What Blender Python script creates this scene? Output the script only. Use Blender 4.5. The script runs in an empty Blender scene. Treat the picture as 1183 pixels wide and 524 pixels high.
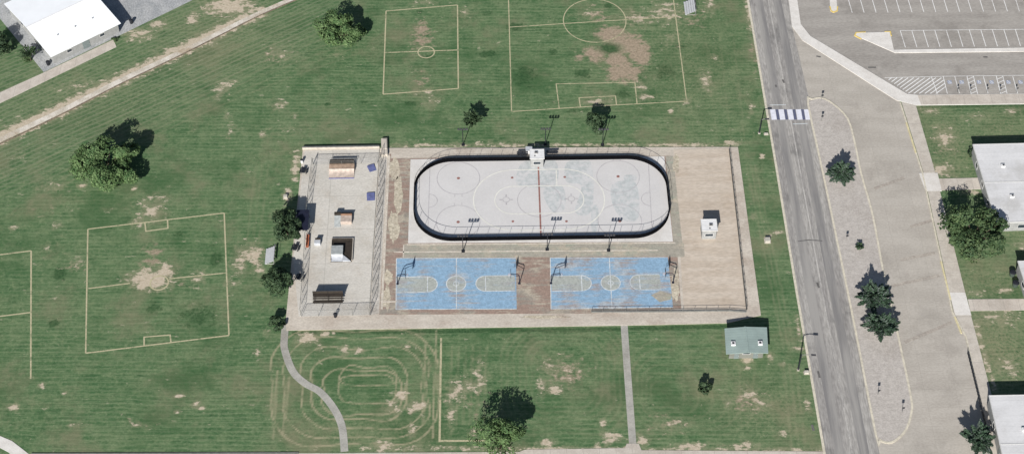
import bpy, math, random
import numpy as np
from mathutils import Vector, Matrix, noise as mnoise
random.seed(7); rng = np.random.default_rng(7)
R = math.radians
sc = bpy.context.scene
col = sc.collection

# ------------------------------------------------------------------ camera
E, PSI, F, D = R(50.0), 0.0187, 1915.0, 360.0
CX, CY = 591.5, 262.0
fwd = Vector((math.sin(PSI)*math.cos(E), math.cos(PSI)*math.cos(E), -math.sin(E)))
rgt = Vector((math.cos(PSI), -math.sin(PSI), 0))
upv = rgt.cross(fwd)
CAM = -fwd*D
def P(px, py, z=0.0):
    """a picture measurement -> the world point at height z that was measured"""
    d = fwd*F + rgt*(px-CX) - upv*(py-CY)
    t = (z-CAM.z)/d.z
    return CAM + d*t
def PP(pts, z=0.0): return [P(x, y, z) for x, y in pts]

cam = bpy.data.cameras.new('camera'); co = bpy.data.objects.new('camera', cam); col.objects.link(co)
co.location = CAM; co.rotation_euler = (math.pi/2-E, 0, -PSI)
cam.sensor_width = 36; cam.lens = 36*F/1183; cam.clip_start = 1; cam.clip_end = 5000
sc.camera = co

# ------------------------------------------------------------------ light
SUN_EL, SUN_AZ = R(30), R(195)      # azimuth clockwise from north (+Y)
w = bpy.data.worlds.new('World'); sc.world = w; w.use_nodes = True
nt = w.node_tree; bg = nt.nodes['Background']
sky = nt.nodes.new('ShaderNodeTexSky'); sky.sky_type = 'NISHITA'; sky.sun_disc = False
sky.sun_elevation = SUN_EL; sky.sun_rotation = SUN_AZ; sky.air_density = 1.0; sky.dust_density = 1.0
nt.links.new(sky.outputs[0], bg.inputs[0]); bg.inputs[1].default_value = 0.05
sl = bpy.data.lights.new('sun', 'SUN'); sl.energy = 5.0; sl.angle = R(0.5); sl.color = (1.0, 0.965, 0.92)
so = bpy.data.objects.new('sun', sl); col.objects.link(so)
sdir = Vector((math.sin(SUN_AZ)*math.cos(SUN_EL), math.cos(SUN_AZ)*math.cos(SUN_EL), math.sin(SUN_EL)))
so.rotation_euler = sdir.to_track_quat('Z', 'Y').to_euler()
so.location = (0, -60, 120)
vs = sc.view_settings; vs.view_transform = 'Standard'; vs.look = 'None'; vs.gamma = 1; vs.use_curve_mapping = False
vs.exposure = 0.62

# ------------------------------------------------------------------ materials
class G:
    def __init__(s, name, rough=0.9, spec=0.2):
        s.m = bpy.data.materials.new(name); s.m.use_nodes = True
        s.t = s.m.node_tree; s.b = s.t.nodes['Principled BSDF']
        s.b.inputs['Roughness'].default_value = rough
        s.b.inputs['Specular IOR Level'].default_value = spec
        s.pos = None
    def n(s, t, **k):
        x = s.t.nodes.new(t)
        for a, v in k.items(): setattr(x, a, v)
        return x
    def put(s, sock, v):
        if isinstance(v, bpy.types.NodeSocket): s.t.links.new(v, sock)
        elif isinstance(v, tuple) and len(v) == 3 and sock.type == 'RGBA': sock.default_value = (*v, 1)
        else: sock.default_value = v
    def P(s, sx=1, sy=1, sz=1, rot=0):
        g = s.n('ShaderNodeNewGeometry').outputs['Position']
        if (sx, sy, sz, rot) == (1, 1, 1, 0): return g
        mp = s.n('ShaderNodeMapping'); s.put(mp.inputs[0], g)
        mp.inputs['Rotation'].default_value = (0, 0, rot); mp.inputs['Scale'].default_value = (sx, sy, sz)
        return mp.outputs[0]
    def noise(s, scale, detail=4, vec=None, rough=0.55):
        x = s.n('ShaderNodeTexNoise'); s.put(x.inputs['Vector'], vec if vec is not None else s.P())
        x.inputs['Scale'].default_value = scale; x.inputs['Detail'].default_value = detail; x.inputs['Roughness'].default_value = rough
        return x.outputs['Fac']
    def math(s, op, a, b=0.0, clamp=False):
        x = s.n('ShaderNodeMath', operation=op, use_clamp=clamp); s.put(x.inputs[0], a); s.put(x.inputs[1], b); return x.outputs[0]
    def rng(s, v, a, b, c=0.0, d=1.0):
        x = s.n('ShaderNodeMapRange', interpolation_type='SMOOTHSTEP'); s.put(x.inputs[0], v)
        for i, q in enumerate((a, b, c, d)): x.inputs[i+1].default_value = q
        return x.outputs[0]
    def mix(s, f, a, b, mode='MIX'):
        x = s.n('ShaderNodeMix', data_type='RGBA', blend_type=mode); s.put(x.inputs[0], f); s.put(x.inputs[6], a); s.put(x.inputs[7], b); return x.outputs[2]
    def attr(s, name): return s.n('ShaderNodeAttribute', attribute_name=name).outputs['Fac']
    def col(s, v): s.put(s.b.inputs['Base Color'], v); return s.m
    def bump(s, h, dist=0.02, strength=0.5):
        x = s.n('ShaderNodeBump'); s.put(x.inputs['Height'], h); x.inputs['Distance'].default_value = dist; x.inputs['Strength'].default_value = strength
        s.put(s.b.inputs['Normal'], x.outputs[0])

def pave(name, c1, c2, stain, scale=0.5, streak=(1, 1), stain_amt=0.5, fine=0.25, grid=None, rot=0, joint=(0.2, 0.19, 0.17), joint_w=0.05):
    g = G(name, 0.9)
    a = g.noise(scale, 6, g.P(streak[0], streak[1], 1, rot))
    c = g.mix(g.rng(a, 0.35, 0.65), c1, c2)
    b = g.noise(0.11, 7, g.P(1, 1, 1, rot), 0.65)
    c = g.mix(g.math('MULTIPLY', g.rng(b, 0.5, 0.68), stain_amt), c, stain)
    f = g.noise(3.2, 3, g.P(streak[0]**0.5, streak[1]**0.5, 1, rot))
    c = g.mix(fine, c, g.mix(g.rng(f, 0.3, 0.7), (0.25, 0.25, 0.25), (0.75, 0.75, 0.75)), 'OVERLAY')
    if grid:
        br = g.n('ShaderNodeTexBrick', offset=0.0); g.put(br.inputs['Vector'], g.P(1, 1, 1, rot))
        br.inputs['Color1'].default_value = (0, 0, 0, 1); br.inputs['Color2'].default_value = (0.25, 0.25, 0.25, 1); br.inputs['Mortar'].default_value = (1, 1, 1, 1)
        br.inputs['Scale'].default_value = 1; br.inputs['Mortar Size'].default_value = joint_w
        br.inputs['Brick Width'].default_value = grid[0]; br.inputs['Row Height'].default_value = grid[1]
        sep = g.n('ShaderNodeSeparateColor'); g.put(sep.inputs[0], br.outputs[0])
        v = sep.outputs[0]
        c = g.mix(g.math('MULTIPLY', v, 0.45), c, joint)
    return g.col(c)
def plain(name, c, rough=0.7, var=0.15, scale=1.5, metal=0.0, spec=0.3):
    g = G(name, rough, spec); a = g.noise(scale, 5)
    c2 = tuple(max(0, x*(1-2*var)) for x in c)
    g.b.inputs['Metallic'].default_value = metal
    return g.col(g.mix(g.rng(a, 0.3, 0.75), c, c2))

def grass_mat():
    g = G('turf', 0.95, 0.05)
    big = g.noise(0.028, 5); mid = g.noise(0.22, 6, None, 0.65); fine = g.noise(1.7, 5, None, 0.7)
    st = g.noise(1.0, 4, g.P(0.045, 0.95, 1), 0.6)
    st2 = g.noise(1.0, 3, g.P(0.02, 0.42, 1, R(-4)), 0.55)
    # mowing passes
    wv = g.n('ShaderNodeTexWave', wave_type='BANDS', bands_direction='Y', wave_profile='SIN')
    g.put(wv.inputs['Vector'], g.P(1, 1, 1, R(1.5))); wv.inputs['Scale'].default_value = 0.30
    wv.inputs['Distortion'].default_value = 3.5; wv.inputs['Detail'].default_value = 3; wv.inputs['Detail Scale'].default_value = 0.25; wv.inputs['Detail Roughness'].default_value = .5
    wamp = g.rng(g.noise(0.05, 3), 0.30, 0.60, 0.25, 1.0)
    fs = g.noise(1.0, 5, g.P(0.22, 2.1, 1, R(1)), 0.7)
    clump = g.noise(0.65, 5, None, 0.7)
    c = g.mix(g.rng(big, 0.35, 0.66), (0.056, 0.104, 0.052), (0.082, 0.124, 0.068))
    c = g.mix(g.math('MULTIPLY', g.rng(mid, 0.45, 0.68), 0.6), c, (0.128, 0.152, 0.094))
    c = g.mix(g.math('MULTIPLY', g.rng(mid, 0.46, 0.30), 0.6), c, (0.034, 0.078, 0.036))
    c = g.mix(g.math('MULTIPLY', g.rng(clump, 0.48, 0.66), 0.6), c, (0.135, 0.165, 0.098))
    c = g.mix(g.math('MULTIPLY', g.rng(clump, 0.48, 0.32), 0.6), c, (0.030, 0.068, 0.032))
    c = g.mix(g.math('MULTIPLY', g.rng(st, 0.47, 0.72), 0.4), c, (0.150, 0.172, 0.110))
    c = g.mix(g.math('MULTIPLY', g.rng(st, 0.47, 0.28), 0.3), c, (0.030, 0.070, 0.034))
    c = g.mix(g.math('MULTIPLY', g.rng(fs, 0.50, 0.68), 0.62), c, (0.168, 0.190, 0.125))
    c = g.mix(g.math('MULTIPLY', g.rng(fs, 0.48, 0.30), 0.62), c, (0.026, 0.060, 0.030))
    c = g.mix(g.math('MULTIPLY', g.math('MULTIPLY', g.rng(wv.outputs['Fac'], 0.5, 1.0), g.math('MULTIPLY', wamp, g.math('SUBTRACT', 1.0, g.attr('diag')))), 0.4), c, (0.155, 0.182, 0.118))
    c = g.mix(g.math('MULTIPLY', g.rng(fine, 0.5, 0.72), 0.55), c, (0.185, 0.205, 0.140))
    c = g.mix(g.math('MULTIPLY', g.rng(fine, 0.48, 0.28), 0.55), c, (0.024, 0.052, 0.026))
    c = g.mix(1.0, c, (0.98, 1.09, 0.93), 'MULTIPLY')
    c = g.mix(g.math('MULTIPLY', g.rng(g.noise(0.06, 6, None, 0.7), 0.48, 0.70), 0.7), c, (0.165, 0.160, 0.100))
    c = g.mix(g.math('MULTIPLY', g.rng(g.noise(0.045, 6, g.P(1, 1.4, 1, 1.0), 0.65), 0.50, 0.66), 0.6), c, (0.030, 0.080, 0.030))
    wv2 = g.n('ShaderNodeTexWave', wave_type='BANDS', bands_direction='Y', wave_profile='SIN')
    g.put(wv2.inputs['Vector'], g.P(1, 1, 1, R(-33))); wv2.inputs['Scale'].default_value = 0.26
    wv2.inputs['Distortion'].default_value = 3.0; wv2.inputs['Detail'].default_value = 3; wv2.inputs['Detail Scale'].default_value = 0.2
    c = g.mix(g.math('MULTIPLY', g.math('MULTIPLY', g.rng(wv2.outputs['Fac'], 0.5, 1.0), g.attr('diag')), 0.5), c, (0.165, 0.190, 0.120))
    lush = g.attr('lush')
    lm = g.rng(g.math('ADD', lush, g.math('MULTIPLY', g.math('SUBTRACT', clump, 0.5), 1.6)), 0.42, 0.72)
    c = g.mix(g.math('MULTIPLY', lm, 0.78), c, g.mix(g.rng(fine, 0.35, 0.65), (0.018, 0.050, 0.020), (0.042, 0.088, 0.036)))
    dry = g.attr('dry')
    c = g.mix(g.math('MULTIPLY', dry, g.rng(fine, 0.3, 0.7)), c, (0.23, 0.205, 0.13))
    hal = g.math('MULTIPLY', g.rng(g.math('ADD', g.attr('dirt'), g.math('MULTIPLY', g.math('SUBTRACT', clump, 0.5), 1.6)), 0.15, 0.75), 0.5)
    c = g.mix(hal, c, (0.235, 0.215, 0.145))
    # scuffed specks of bare soil
    sp = g.noise(0.42, 6, g.P(0.8, 1.3, 1), 0.72)
    spm = g.math('MULTIPLY', g.rng(sp, 0.62, 0.69), 0.7)
    # worn lanes and bare patches (attributes hold where the ground is worn)
    dn = g.noise(0.55, 7, g.P(0.75, 1.2, 1), 0.72)
    dm = g.rng(g.math('ADD', g.attr('dirt'), g.math('MULTIPLY', g.math('SUBTRACT', dn, 0.5), 2.9)), 0.50, 0.72)
    tn = g.noise(0.35, 6, None, 0.7)
    tm = g.math('MULTIPLY', g.attr('lane'), g.rng(tn, 0.36, 0.54, 0.22, 1.0))
    red = g.math('MULTIPLY', g.rng(g.math('ADD', g.attr('pink'), g.math('MULTIPLY', g.math('SUBTRACT', g.math('ADD', g.math('MULTIPLY', dn, 0.75), g.math('MULTIPLY', clump, 0.25)), 0.5), 2.3)), 0.34, 0.70), g.math('SUBTRACT', 0.9, g.math('MULTIPLY', g.attr('lush'), 0.85), True))
    soil = g.mix(g.rng(fine, 0.3, 0.7), (0.36, 0.30, 0.225), (0.47, 0.41, 0.325))
    c = g.mix(red, c, g.mix(g.rng(fine, 0.35, 0.65), (0.225, 0.180, 0.130), (0.335, 0.260, 0.200)))
    c = g.mix(tm, c, (0.295, 0.265, 0.175))
    c = g.mix(spm, c, (0.33, 0.30, 0.22))
    c = g.mix(g.math('MULTIPLY', dm, 0.92), c, soil)
    g.bump(fine, 0.12, 0.6)
    return g.col(c)

M = {}
M['grass'] = grass_mat()
M['road'] = pave('asphalt road', (0.225, 0.215, 0.205), (0.30, 0.288, 0.27), (0.15, 0.145, 0.14), 0.9, (1.0, 0.03), 0.75, 0.35)
M['front'] = pave('frontage asphalt', (0.33, 0.305, 0.27), (0.375, 0.348, 0.31), (0.265, 0.243, 0.215), 0.3, (0.35, 0.9), 0.6, 0.15, grid=(6.3, 4.4), joint_w=.03)
M['lot'] = pave('parking asphalt', (0.255, 0.238, 0.218), (0.30, 0.282, 0.258), (0.205, 0.19, 0.173), 0.4, (0.15, 0.8), 0.7, 0.18)
M['gravel'] = pave('median gravel', (0.34, 0.315, 0.29), (0.385, 0.358, 0.33), (0.295, 0.268, 0.242), 0.9, (0.8, 1.2), 0.5, 0.25)
M['walk'] = pave('sidewalk concrete', (0.395, 0.36, 0.315), (0.45, 0.415, 0.365), (0.33, 0.295, 0.25), 0.5, (1, 1), 0.6, 0.15, grid=(60, 2.9), joint_w=.05)
M['walkx'] = pave('sidewalk concrete across', (0.40, 0.36, 0.315), (0.46, 0.42, 0.37), (0.34, 0.30, 0.255), 0.5, (1, 1), 0.6, 0.15, grid=(3.2, 60), joint_w=.05)
M['walkpale'] = pave('pale new concrete', (0.52, 0.50, 0.47), (0.575, 0.555, 0.525), (0.45, 0.42, 0.38), 0.5, (1, 1), 0.5, 0.12)
M['path'] = pave('path concrete', (0.275, 0.27, 0.245), (0.335, 0.325, 0.295), (0.22, 0.205, 0.18), 0.5, (1, 1), 0.7, 0.2)
M['track'] = pave('bleached track', (0.40, 0.365, 0.305), (0.54, 0.505, 0.45), (0.32, 0.255, 0.18), 0.45, (1, 1), 0.9, 0.3)
M['skate'] = pave('skate park concrete', (0.43, 0.41, 0.37), (0.485, 0.465, 0.425), (0.375, 0.335, 0.28), 0.16, (0.5, 1.6), 0.6, 0.2, grid=(40, 9.5), joint_w=.06)
M['apron'] = pave('worn apron concrete', (0.385, 0.345, 0.295), (0.45, 0.41, 0.355), (0.31, 0.255, 0.21), 0.3, (0.5, 1.3), 0.7, 0.22)
M['lotslab'] = pave('scraped tan slab', (0.395, 0.337, 0.275), (0.445, 0.388, 0.325), (0.345, 0.28, 0.215), 0.6, (0.10, 1.1), 0.5, 0.2)
M['rink'] = pave('rink sport coating', (0.465, 0.456, 0.45), (0.49, 0.481, 0.475), (0.44, 0.433, 0.432), 0.15, (1, 1), 0.5, 0.06)
M['rinkslab'] = pave('rink slab concrete', (0.50, 0.485, 0.465), (0.55, 0.535, 0.515), (0.44, 0.42, 0.39), 0.3, (1, 1), 0.5, 0.1)
M['hallpave'] = pave('hall forecourt asphalt', (0.26, 0.27, 0.275), (0.33, 0.335, 0.335), (0.20, 0.215, 0.225), 0.5, (0.9, 0.35), 0.7, 0.4, rot=R(34))
M['joint'] = pave('thin concrete kerb line', (0.42, 0.38, 0.32), (0.50, 0.455, 0.395), (0.31, 0.27, 0.22), 0.8)
def worn(name, base, under1, under2, lo, hi, streak=(0.12, 1.1), fine=0.3, patch=0.55):
    g = G(name, 0.85)
    a = g.noise(0.9, 7, g.P(*streak, 1), 0.68); b = g.noise(0.11, 5)
    k = g.rng(g.math('ADD', a, g.math('MULTIPLY', g.math('SUBTRACT', b, 0.5), patch)), lo, hi)
    u = g.mix(g.rng(g.noise(0.25, 6, None, 0.7), 0.42, 0.6), under1, under2)
    f = g.noise(1.2, 5); bb = g.mix(g.rng(f, 0.3, 0.7), base, tuple(x*0.84 for x in base))
    c = g.mix(k, bb, u)
    c = g.mix(fine, c, g.mix(g.rng(g.noise(3.0, 3), 0.3, 0.7), (0.3, 0.3, 0.3), (0.7, 0.7, 0.7)), 'OVERLAY')
    return g.col(c)
M['blue'] = worn('worn blue court paint', (0.215, 0.335, 0.455), (0.262, 0.242, 0.238), (0.32, 0.36, 0.39), 0.46, 0.66, (0.12, 1.7), patch=1.2)
M['key'] = worn('worn grey key paint', (0.325, 0.345, 0.32), (0.27, 0.265, 0.265), (0.27, 0.335, 0.385), 0.47, 0.66)
M['red'] = worn('worn red brown court surface', (0.265, 0.195, 0.160), (0.225, 0.205, 0.175), (0.345, 0.305, 0.245), 0.45, 0.60, (0.2, 1.2), 0.3)
M['greengrey'] = worn('worn grey green strip', (0.305, 0.285, 0.24), (0.265, 0.275, 0.225), (0.38, 0.335, 0.265), 0.46, 0.62, (0.15, 0.9), 0.25)
M['cline'] = worn('court line paint', (0.52, 0.55, 0.56), (0.33, 0.38, 0.42), (0.42, 0.43, 0.42), 0.46, 0.62, (1, 1))
M['rinkpatch'] = worn('greenish grey scuffed rink coating', (0.405, 0.428, 0.428), (0.478, 0.472, 0.47), (0.44, 0.452, 0.452), 0.38, 0.62, (0.9, 0.9), 0.1)
M['rline_w'] = plain('white rink line', (0.60, 0.595, 0.545), 0.6, 0.08)
M['rline_g'] = plain('faded grey rink line', (0.40, 0.385, 0.395), 0.7, 0.12)
M['rline_r'] = plain('red rink line', (0.27, 0.135, 0.115), 0.7, 0.15)
M['park_w'] = worn('parking line paint', (0.66, 0.66, 0.65), (0.42, 0.41, 0.4), (0.5, 0.5, 0.48), 0.55, 0.72, (1, 1))
M['xwalk'] = plain('crosswalk paint', (0.60, 0.61, 0.67), 0.6, 0.08)
M['seam'] = plain('tar seal', (0.13, 0.125, 0.12), 0.8, 0.2)
M['yellow'] = plain('kerb yellow', (0.62, 0.47, 0.14), 0.7, 0.15)
M['kerb'] = plain('kerb concrete', (0.53, 0.49, 0.40), 0.85, 0.14)
M['kerb_y'] = plain('faded yellow kerb', (0.55, 0.49, 0.30), 0.85, 0.12)
M['symblue'] = plain('blue parking symbol', (0.27, 0.30, 0.38), 0.7, 0.1)
def pitch_mat():
    g = G('worn pitch line', 0.95, 0.05); a = g.noise(0.5, 6, None, 0.7); f = g.noise(2.5, 4)
    c = g.mix(g.rng(f, 0.3, 0.7), (0.41, 0.375, 0.25), (0.31, 0.285, 0.185))
    return g.col(g.mix(g.rng(a, 0.52, 0.68), c, (0.15, 0.17, 0.10)))
M['pitch'] = pitch_mat()
# objects
M['white_roof'] = plain('white metal roof', (0.74, 0.76, 0.78), 0.6, 0.03, 0.3)
M['grey_roof'] = pave('pale membrane roof', (0.49, 0.49, 0.495), (0.54, 0.54, 0.545), (0.40, 0.395, 0.385), 0.3, (0.5, 1), 0.8, 0.1, grid=(40, 1.2), joint_w=.03, joint=(.34, .34, .34))
def rib_mat(name, c, per):
    g = G(name, 0.5, 0.4)
    wv = g.n('ShaderNodeTexWave', bands_direction='Y'); g.put(wv.inputs['Vector'], g.P()); wv.inputs['Scale'].default_value = per
    a = g.noise(0.5, 5)
    cc = g.mix(g.rng(a, 0.3, 0.7), c, tuple(x*0.86 for x in c))
    return g.col(g.mix(g.math('MULTIPLY', g.rng(wv.outputs['Fac'], 0.7, 1), 0.22), cc, tuple(x*0.6 for x in c)))
M['green_roof'] = rib_mat('grey green ribbed metal', (0.25, 0.315, 0.295), 0.5)
M['wall_pale'] = plain('grey wall panel', (0.27, 0.275, 0.27), 0.8, 0.1)
M['wall_tan'] = plain('weathered block wall', (0.165, 0.17, 0.15), 0.85, 0.1)
M['glass'] = plain('window glass', (0.03, 0.04, 0.05), 0.15, 0.1)
M['door'] = plain('door steel', (0.16, 0.19, 0.19), 0.5, 0.1)
M['trim'] = plain('trim metal', (0.5, 0.5, 0.49), 0.5, 0.08)
M['white'] = plain('white painted metal', (0.62, 0.62, 0.62), 0.5, 0.06)
M['black'] = plain('black rink board', (0.0045, 0.0045, 0.0055), 1.0, 0.1, spec=0.0)
M['dark_metal'] = plain('dark painted steel', (0.016, 0.018, 0.024), 0.6, 0.15)
M['navy'] = plain('navy hoop steel', (0.012, 0.014, 0.030), 0.6, 0.15)
M['galv'] = plain('galvanised steel', (0.34, 0.34, 0.33), 0.5, 0.12, 1.5, 0.3)
M['galv_dark'] = plain('weathered steel', (0.17, 0.17, 0.16), 0.6, 0.15)
M['alu'] = plain('aluminium plank', (0.50, 0.51, 0.52), 0.4, 0.06, 1.5, 0.2)
M['wood_and_shade'] = plain('dark timber', (0.035, 0.028, 0.022), 0.8, 0.2)  # bleacher timber; its near-black also stands in for shade on skate pieces
M['ramp_tan'] = plain('tan ramp ply', (0.37, 0.27, 0.20), 0.75, 0.2)
M['ramp_pink'] = plain('pale ramp sheet', (0.43, 0.36, 0.31), 0.7, 0.18)
M['ramp_brown'] = plain('brown ramp sheet', (0.20, 0.115, 0.075), 0.75, 0.15)
M['ramp_grey'] = plain('grey ramp steel', (0.31, 0.33, 0.33), 0.55, 0.15)
M['ramp_light'] = plain('light grey ramp steel', (0.43, 0.45, 0.48), 0.5, 0.14)
M['ramp_blue'] = plain('blue ramp sheet', (0.095, 0.11, 0.235), 0.7, 0.2)
M['edge_blue'] = plain('blue steel coping', (0.12, 0.13, 0.30), 0.6, 0.12)
M['orange'] = plain('orange bench plastic', (0.46, 0.15, 0.075), 0.6, 0.12)
M['rock'] = plain('pale concrete lump', (0.42, 0.40, 0.35), 0.9, 0.15)
M['bin_green'] = plain('dark green bin', (0.055, 0.075, 0.062), 0.6, 0.12)
M['bark'] = plain('bark', (0.075, 0.058, 0.042), 0.9, 0.2, 4)
M['lamp'] = plain('lamp housing', (0.05, 0.05, 0.055), 0.5, 0.1)
M['concrete'] = plain('cast concrete', (0.44, 0.40, 0.345), 0.9, 0.12)
def link_mat():
    g = G('chain link mesh', 0.5); g.b.inputs['Base Color'].default_value = (0.28, 0.28, 0.275, 1)
    fs = []
    geo = g.n('ShaderNodeNewGeometry').outputs['Position']
    sp = g.n('ShaderNodeSeparateXYZ'); g.put(sp.inputs[0], geo)
    h = g.math('ADD', sp.outputs[0], sp.outputs[1])
    for sgn in (1, -1):
        v = g.math('ADD', h, g.math('MULTIPLY', sp.outputs[2], sgn))
        fr = g.math('FRACT', g.math('MULTIPLY', v, 6.0)); fs.append(g.math('LESS_THAN', fr, 0.10))
    f = g.math('MAXIMUM', fs[0], fs[1])
    tr = g.n('ShaderNodeBsdfTransparent'); mx = g.n('ShaderNodeMixShader')
    g.put(mx.inputs[0], f); g.put(mx.inputs[1], tr.outputs[0]); g.put(mx.inputs[2], g.b.outputs[0])
    out = [n for n in g.t.nodes if n.type == 'OUTPUT_MATERIAL'][0]; g.put(out.inputs[0], mx.outputs[0])
    return g.m
M['link'] = link_mat()
def leaf_mat(name, c1, c2, c3):
    g = G(name, 0.7, 0.25)
    ri = g.n('ShaderNodeNewGeometry').outputs['Random Per Island']
    a = g.noise(0.55, 4)
    c = g.mix(g.rng(a, 0.40, 0.60), c1, c2); c = g.mix(g.math('MULTIPLY', g.rng(ri, 0.45, 1.0), 0.75), c, c3)
    tl = g.n('ShaderNodeBsdfTranslucent'); g.put(tl.inputs[0], c)
    mx = g.n('ShaderNodeMixShader'); mx.inputs[0].default_value = 0.18
    g.col(c); g.put(mx.inputs[1], g.b.outputs[0]); g.put(mx.inputs[2], tl.outputs[0])
    out = [n for n in g.t.nodes if n.type == 'OUTPUT_MATERIAL'][0]; g.put(out.inputs[0], mx.outputs[0])
    return g.m
M['leaf_bright'] = leaf_mat('bright leaves', (0.050, 0.102, 0.036), (0.090, 0.150, 0.056), (0.140, 0.200, 0.088))
M['leaf_mid'] = leaf_mat('mid green leaves', (0.030, 0.060, 0.026), (0.056, 0.096, 0.038), (0.100, 0.140, 0.060))
M['leaf_dark'] = leaf_mat('dark leaves', (0.020, 0.042, 0.020), (0.036, 0.066, 0.030), (0.070, 0.105, 0.052))
M['leaf_purple'] = leaf_mat('dark leaves with purple tips', (0.030, 0.062, 0.034), (0.048, 0.084, 0.050), (0.095, 0.108, 0.105))

# ------------------------------------------------------------------ mesh helpers
class MB:
    def __init__(s): s.v = []; s.f = []
    def quad(s, a, b, c, d):
        i = len(s.v); s.v += [tuple(a), tuple(b), tuple(c), tuple(d)]; s.f.append((i, i+1, i+2, i+3)); return s
    def prism(s, pts, z0, z1):
        """polygon (xy) extruded from z0 to z1"""
        n = len(pts); i = len(s.v)
        ar = sum(pts[k][0]*pts[(k+1) % n][1]-pts[(k+1) % n][0]*pts[k][1] for k in range(n))
        if ar < 0: pts = pts[::-1]
        s.v += [(p[0], p[1], z0) for p in pts] + [(p[0], p[1], z1) for p in pts]
        s.f.append(tuple(range(i+n-1, i-1, -1))); s.f.append(tuple(range(i+n, i+2*n)))
        for k in range(n):
            l = (k+1) % n; s.f.append((i+k, i+l, i+n+l, i+n+k))
        return s
    def poly(s, pts):
        i = len(s.v); n = len(pts)
        ar = sum(pts[k][0]*pts[(k+1) % n][1]-pts[(k+1) % n][0]*pts[k][1] for k in range(n))
        if ar < 0: pts = pts[::-1]
        s.v += [tuple(p) for p in pts]; s.f.append(tuple(range(i, i+n))); return s
    def box(s, c, size, rz=0.0, u=None):
        hx, hy, hz = size[0]/2, size[1]/2, size[2]/2; i = len(s.v); cr, sr = math.cos(rz), math.sin(rz)
        for dz in (-hz, hz):
            for dx, dy in ((-hx, -hy), (hx, -hy), (hx, hy), (-hx, hy)):
                s.v.append((c[0]+dx*cr-dy*sr, c[1]+dx*sr+dy*cr, c[2]+dz))
        s.f += [tuple(i+k for k in q) for q in ((3, 2, 1, 0), (4, 5, 6, 7), (0, 1, 5, 4), (1, 2, 6, 5), (2, 3, 7, 6), (3, 0, 4, 7))]; return s
    def tube(s, pts, r, n=8, cap=True):
        pts = [Vector(p) for p in pts]; rr = r if isinstance(r, (list, tuple)) else [r]*len(pts); base = len(s.v)
        for k, p in enumerate(pts):
            d = (pts[min(k+1, len(pts)-1)]-pts[max(k-1, 0)]).normalized()
            a = d.orthogonal().normalized() if abs(d.z) > .9 else d.cross(Vector((0, 0, 1))).normalized()
            b = d.cross(a)
            for j in range(n):
                t = 2*math.pi*j/n; s.v.append(tuple(p+(a*math.cos(t)+b*math.sin(t))*rr[k]))
        for k in range(len(pts)-1):
            for j in range(n):
                l = (j+1) % n; s.f.append((base+k*n+j, base+k*n+l, base+(k+1)*n+l, base+(k+1)*n+j))
        if cap:
            s.f.append(tuple(base+j for j in range(n))[::-1]); q = base+(len(pts)-1)*n; s.f.append(tuple(q+j for j in range(n)))
        return s
    def strip(s, pts, w, z, closed=False):
        """flat ribbon of width w along pts (xy)"""
        L, Rr = offset_line(pts, w, closed); i = len(s.v); n = len(pts)
        s.v += [(p[0], p[1], z) for p in L]+[(p[0], p[1], z) for p in Rr]
        for k in range(n if closed else n-1):
            l = (k+1) % n; s.f.append((i+n+k, i+n+l, i+l, i+k))
        return s
    def wallstrip(s, pts, w, z0, z1, closed=False):
        L, Rr = offset_line(pts, w, closed); i = len(s.v); n = len(pts)
        s.v += [(p[0], p[1], z0) for p in L]+[(p[0], p[1], z0) for p in Rr]+[(p[0], p[1], z1) for p in L]+[(p[0], p[1], z1) for p in Rr]
        for k in range(n if closed else n-1):
            l = (k+1) % n
            s.f += [(i+3*n+k, i+3*n+l, i+2*n+l, i+2*n+k), (i+k, i+2*n+k, i+2*n+l, i+l), (i+n+k, i+n+l, i+3*n+l, i+3*n+k)]
        if not closed:
            s.f += [(i, i+n, i+3*n, i+2*n), (i+n-1, i+3*n-1, i+4*n-1, i+2*n-1)]
        return s
    def build(s, name, m, parent=None, loc=None):
        me = bpy.data.meshes.new(name); v = s.v
        if loc is not None: v = [(a-loc[0], b-loc[1], c-loc[2]) for a, b, c in v]
        me.from_pydata(v, [], s.f); me.materials.append(m); me.update()
        o = bpy.data.objects.new(name, me); col.objects.link(o)
        if parent: o.parent = parent
        elif loc is not None: o.location = loc
        return o
def offset_line(pts, w, closed=False):
    P2 = [Vector((p[0], p[1])) for p in pts]; n = len(P2); L, Rr = [], []
    for k in range(n):
        a = P2[(k-1) % n] if (closed or k > 0) else None; b = P2[(k+1) % n] if (closed or k < n-1) else None
        d1 = (P2[k]-a).normalized() if a is not None else None; d2 = (b-P2[k]).normalized() if b is not None else None
        if d1 is None: d1 = d2
        if d2 is None: d2 = d1
        n1 = Vector((-d1.y, d1.x)); n2 = Vector((-d2.y, d2.x)); m = (n1+n2)
        m = m.normalized() if m.length > 1e-5 else n1
        f = w/2/max(0.5, m.dot(n1)); L.append(P2[k]+m*f); Rr.append(P2[k]-m*f)
    return L, Rr
def smooth(pts, k=6, closed=False):
    """Catmull-Rom through points"""
    out = []; n = len(pts); V = [Vector((p[0], p[1])) for p in pts]
    for i in range(n if closed else n-1):
        p0 = V[(i-1) % n] if (closed or i > 0) else V[i]; p1 = V[i]; p2 = V[(i+1) % n]; p3 = V[(i+2) % n] if (closed or i < n-2) else p2
        for j in range(k):
            t = j/k; out.append(0.5*((2*p1)+(-p0+p2)*t+(2*p0-5*p1+4*p2-p3)*t*t+(-p0+3*p1-3*p2+p3)*t**3))
    if not closed: out.append(V[-1])
    return out
def struct(name, mb, m, kind='structure'):
    o = mb.build(name, m); o['kind'] = kind; return o
def tag(o, label, cat, group=None):
    o['label'] = label; o['category'] = cat
    if group: o['group'] = group
    return o
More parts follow.
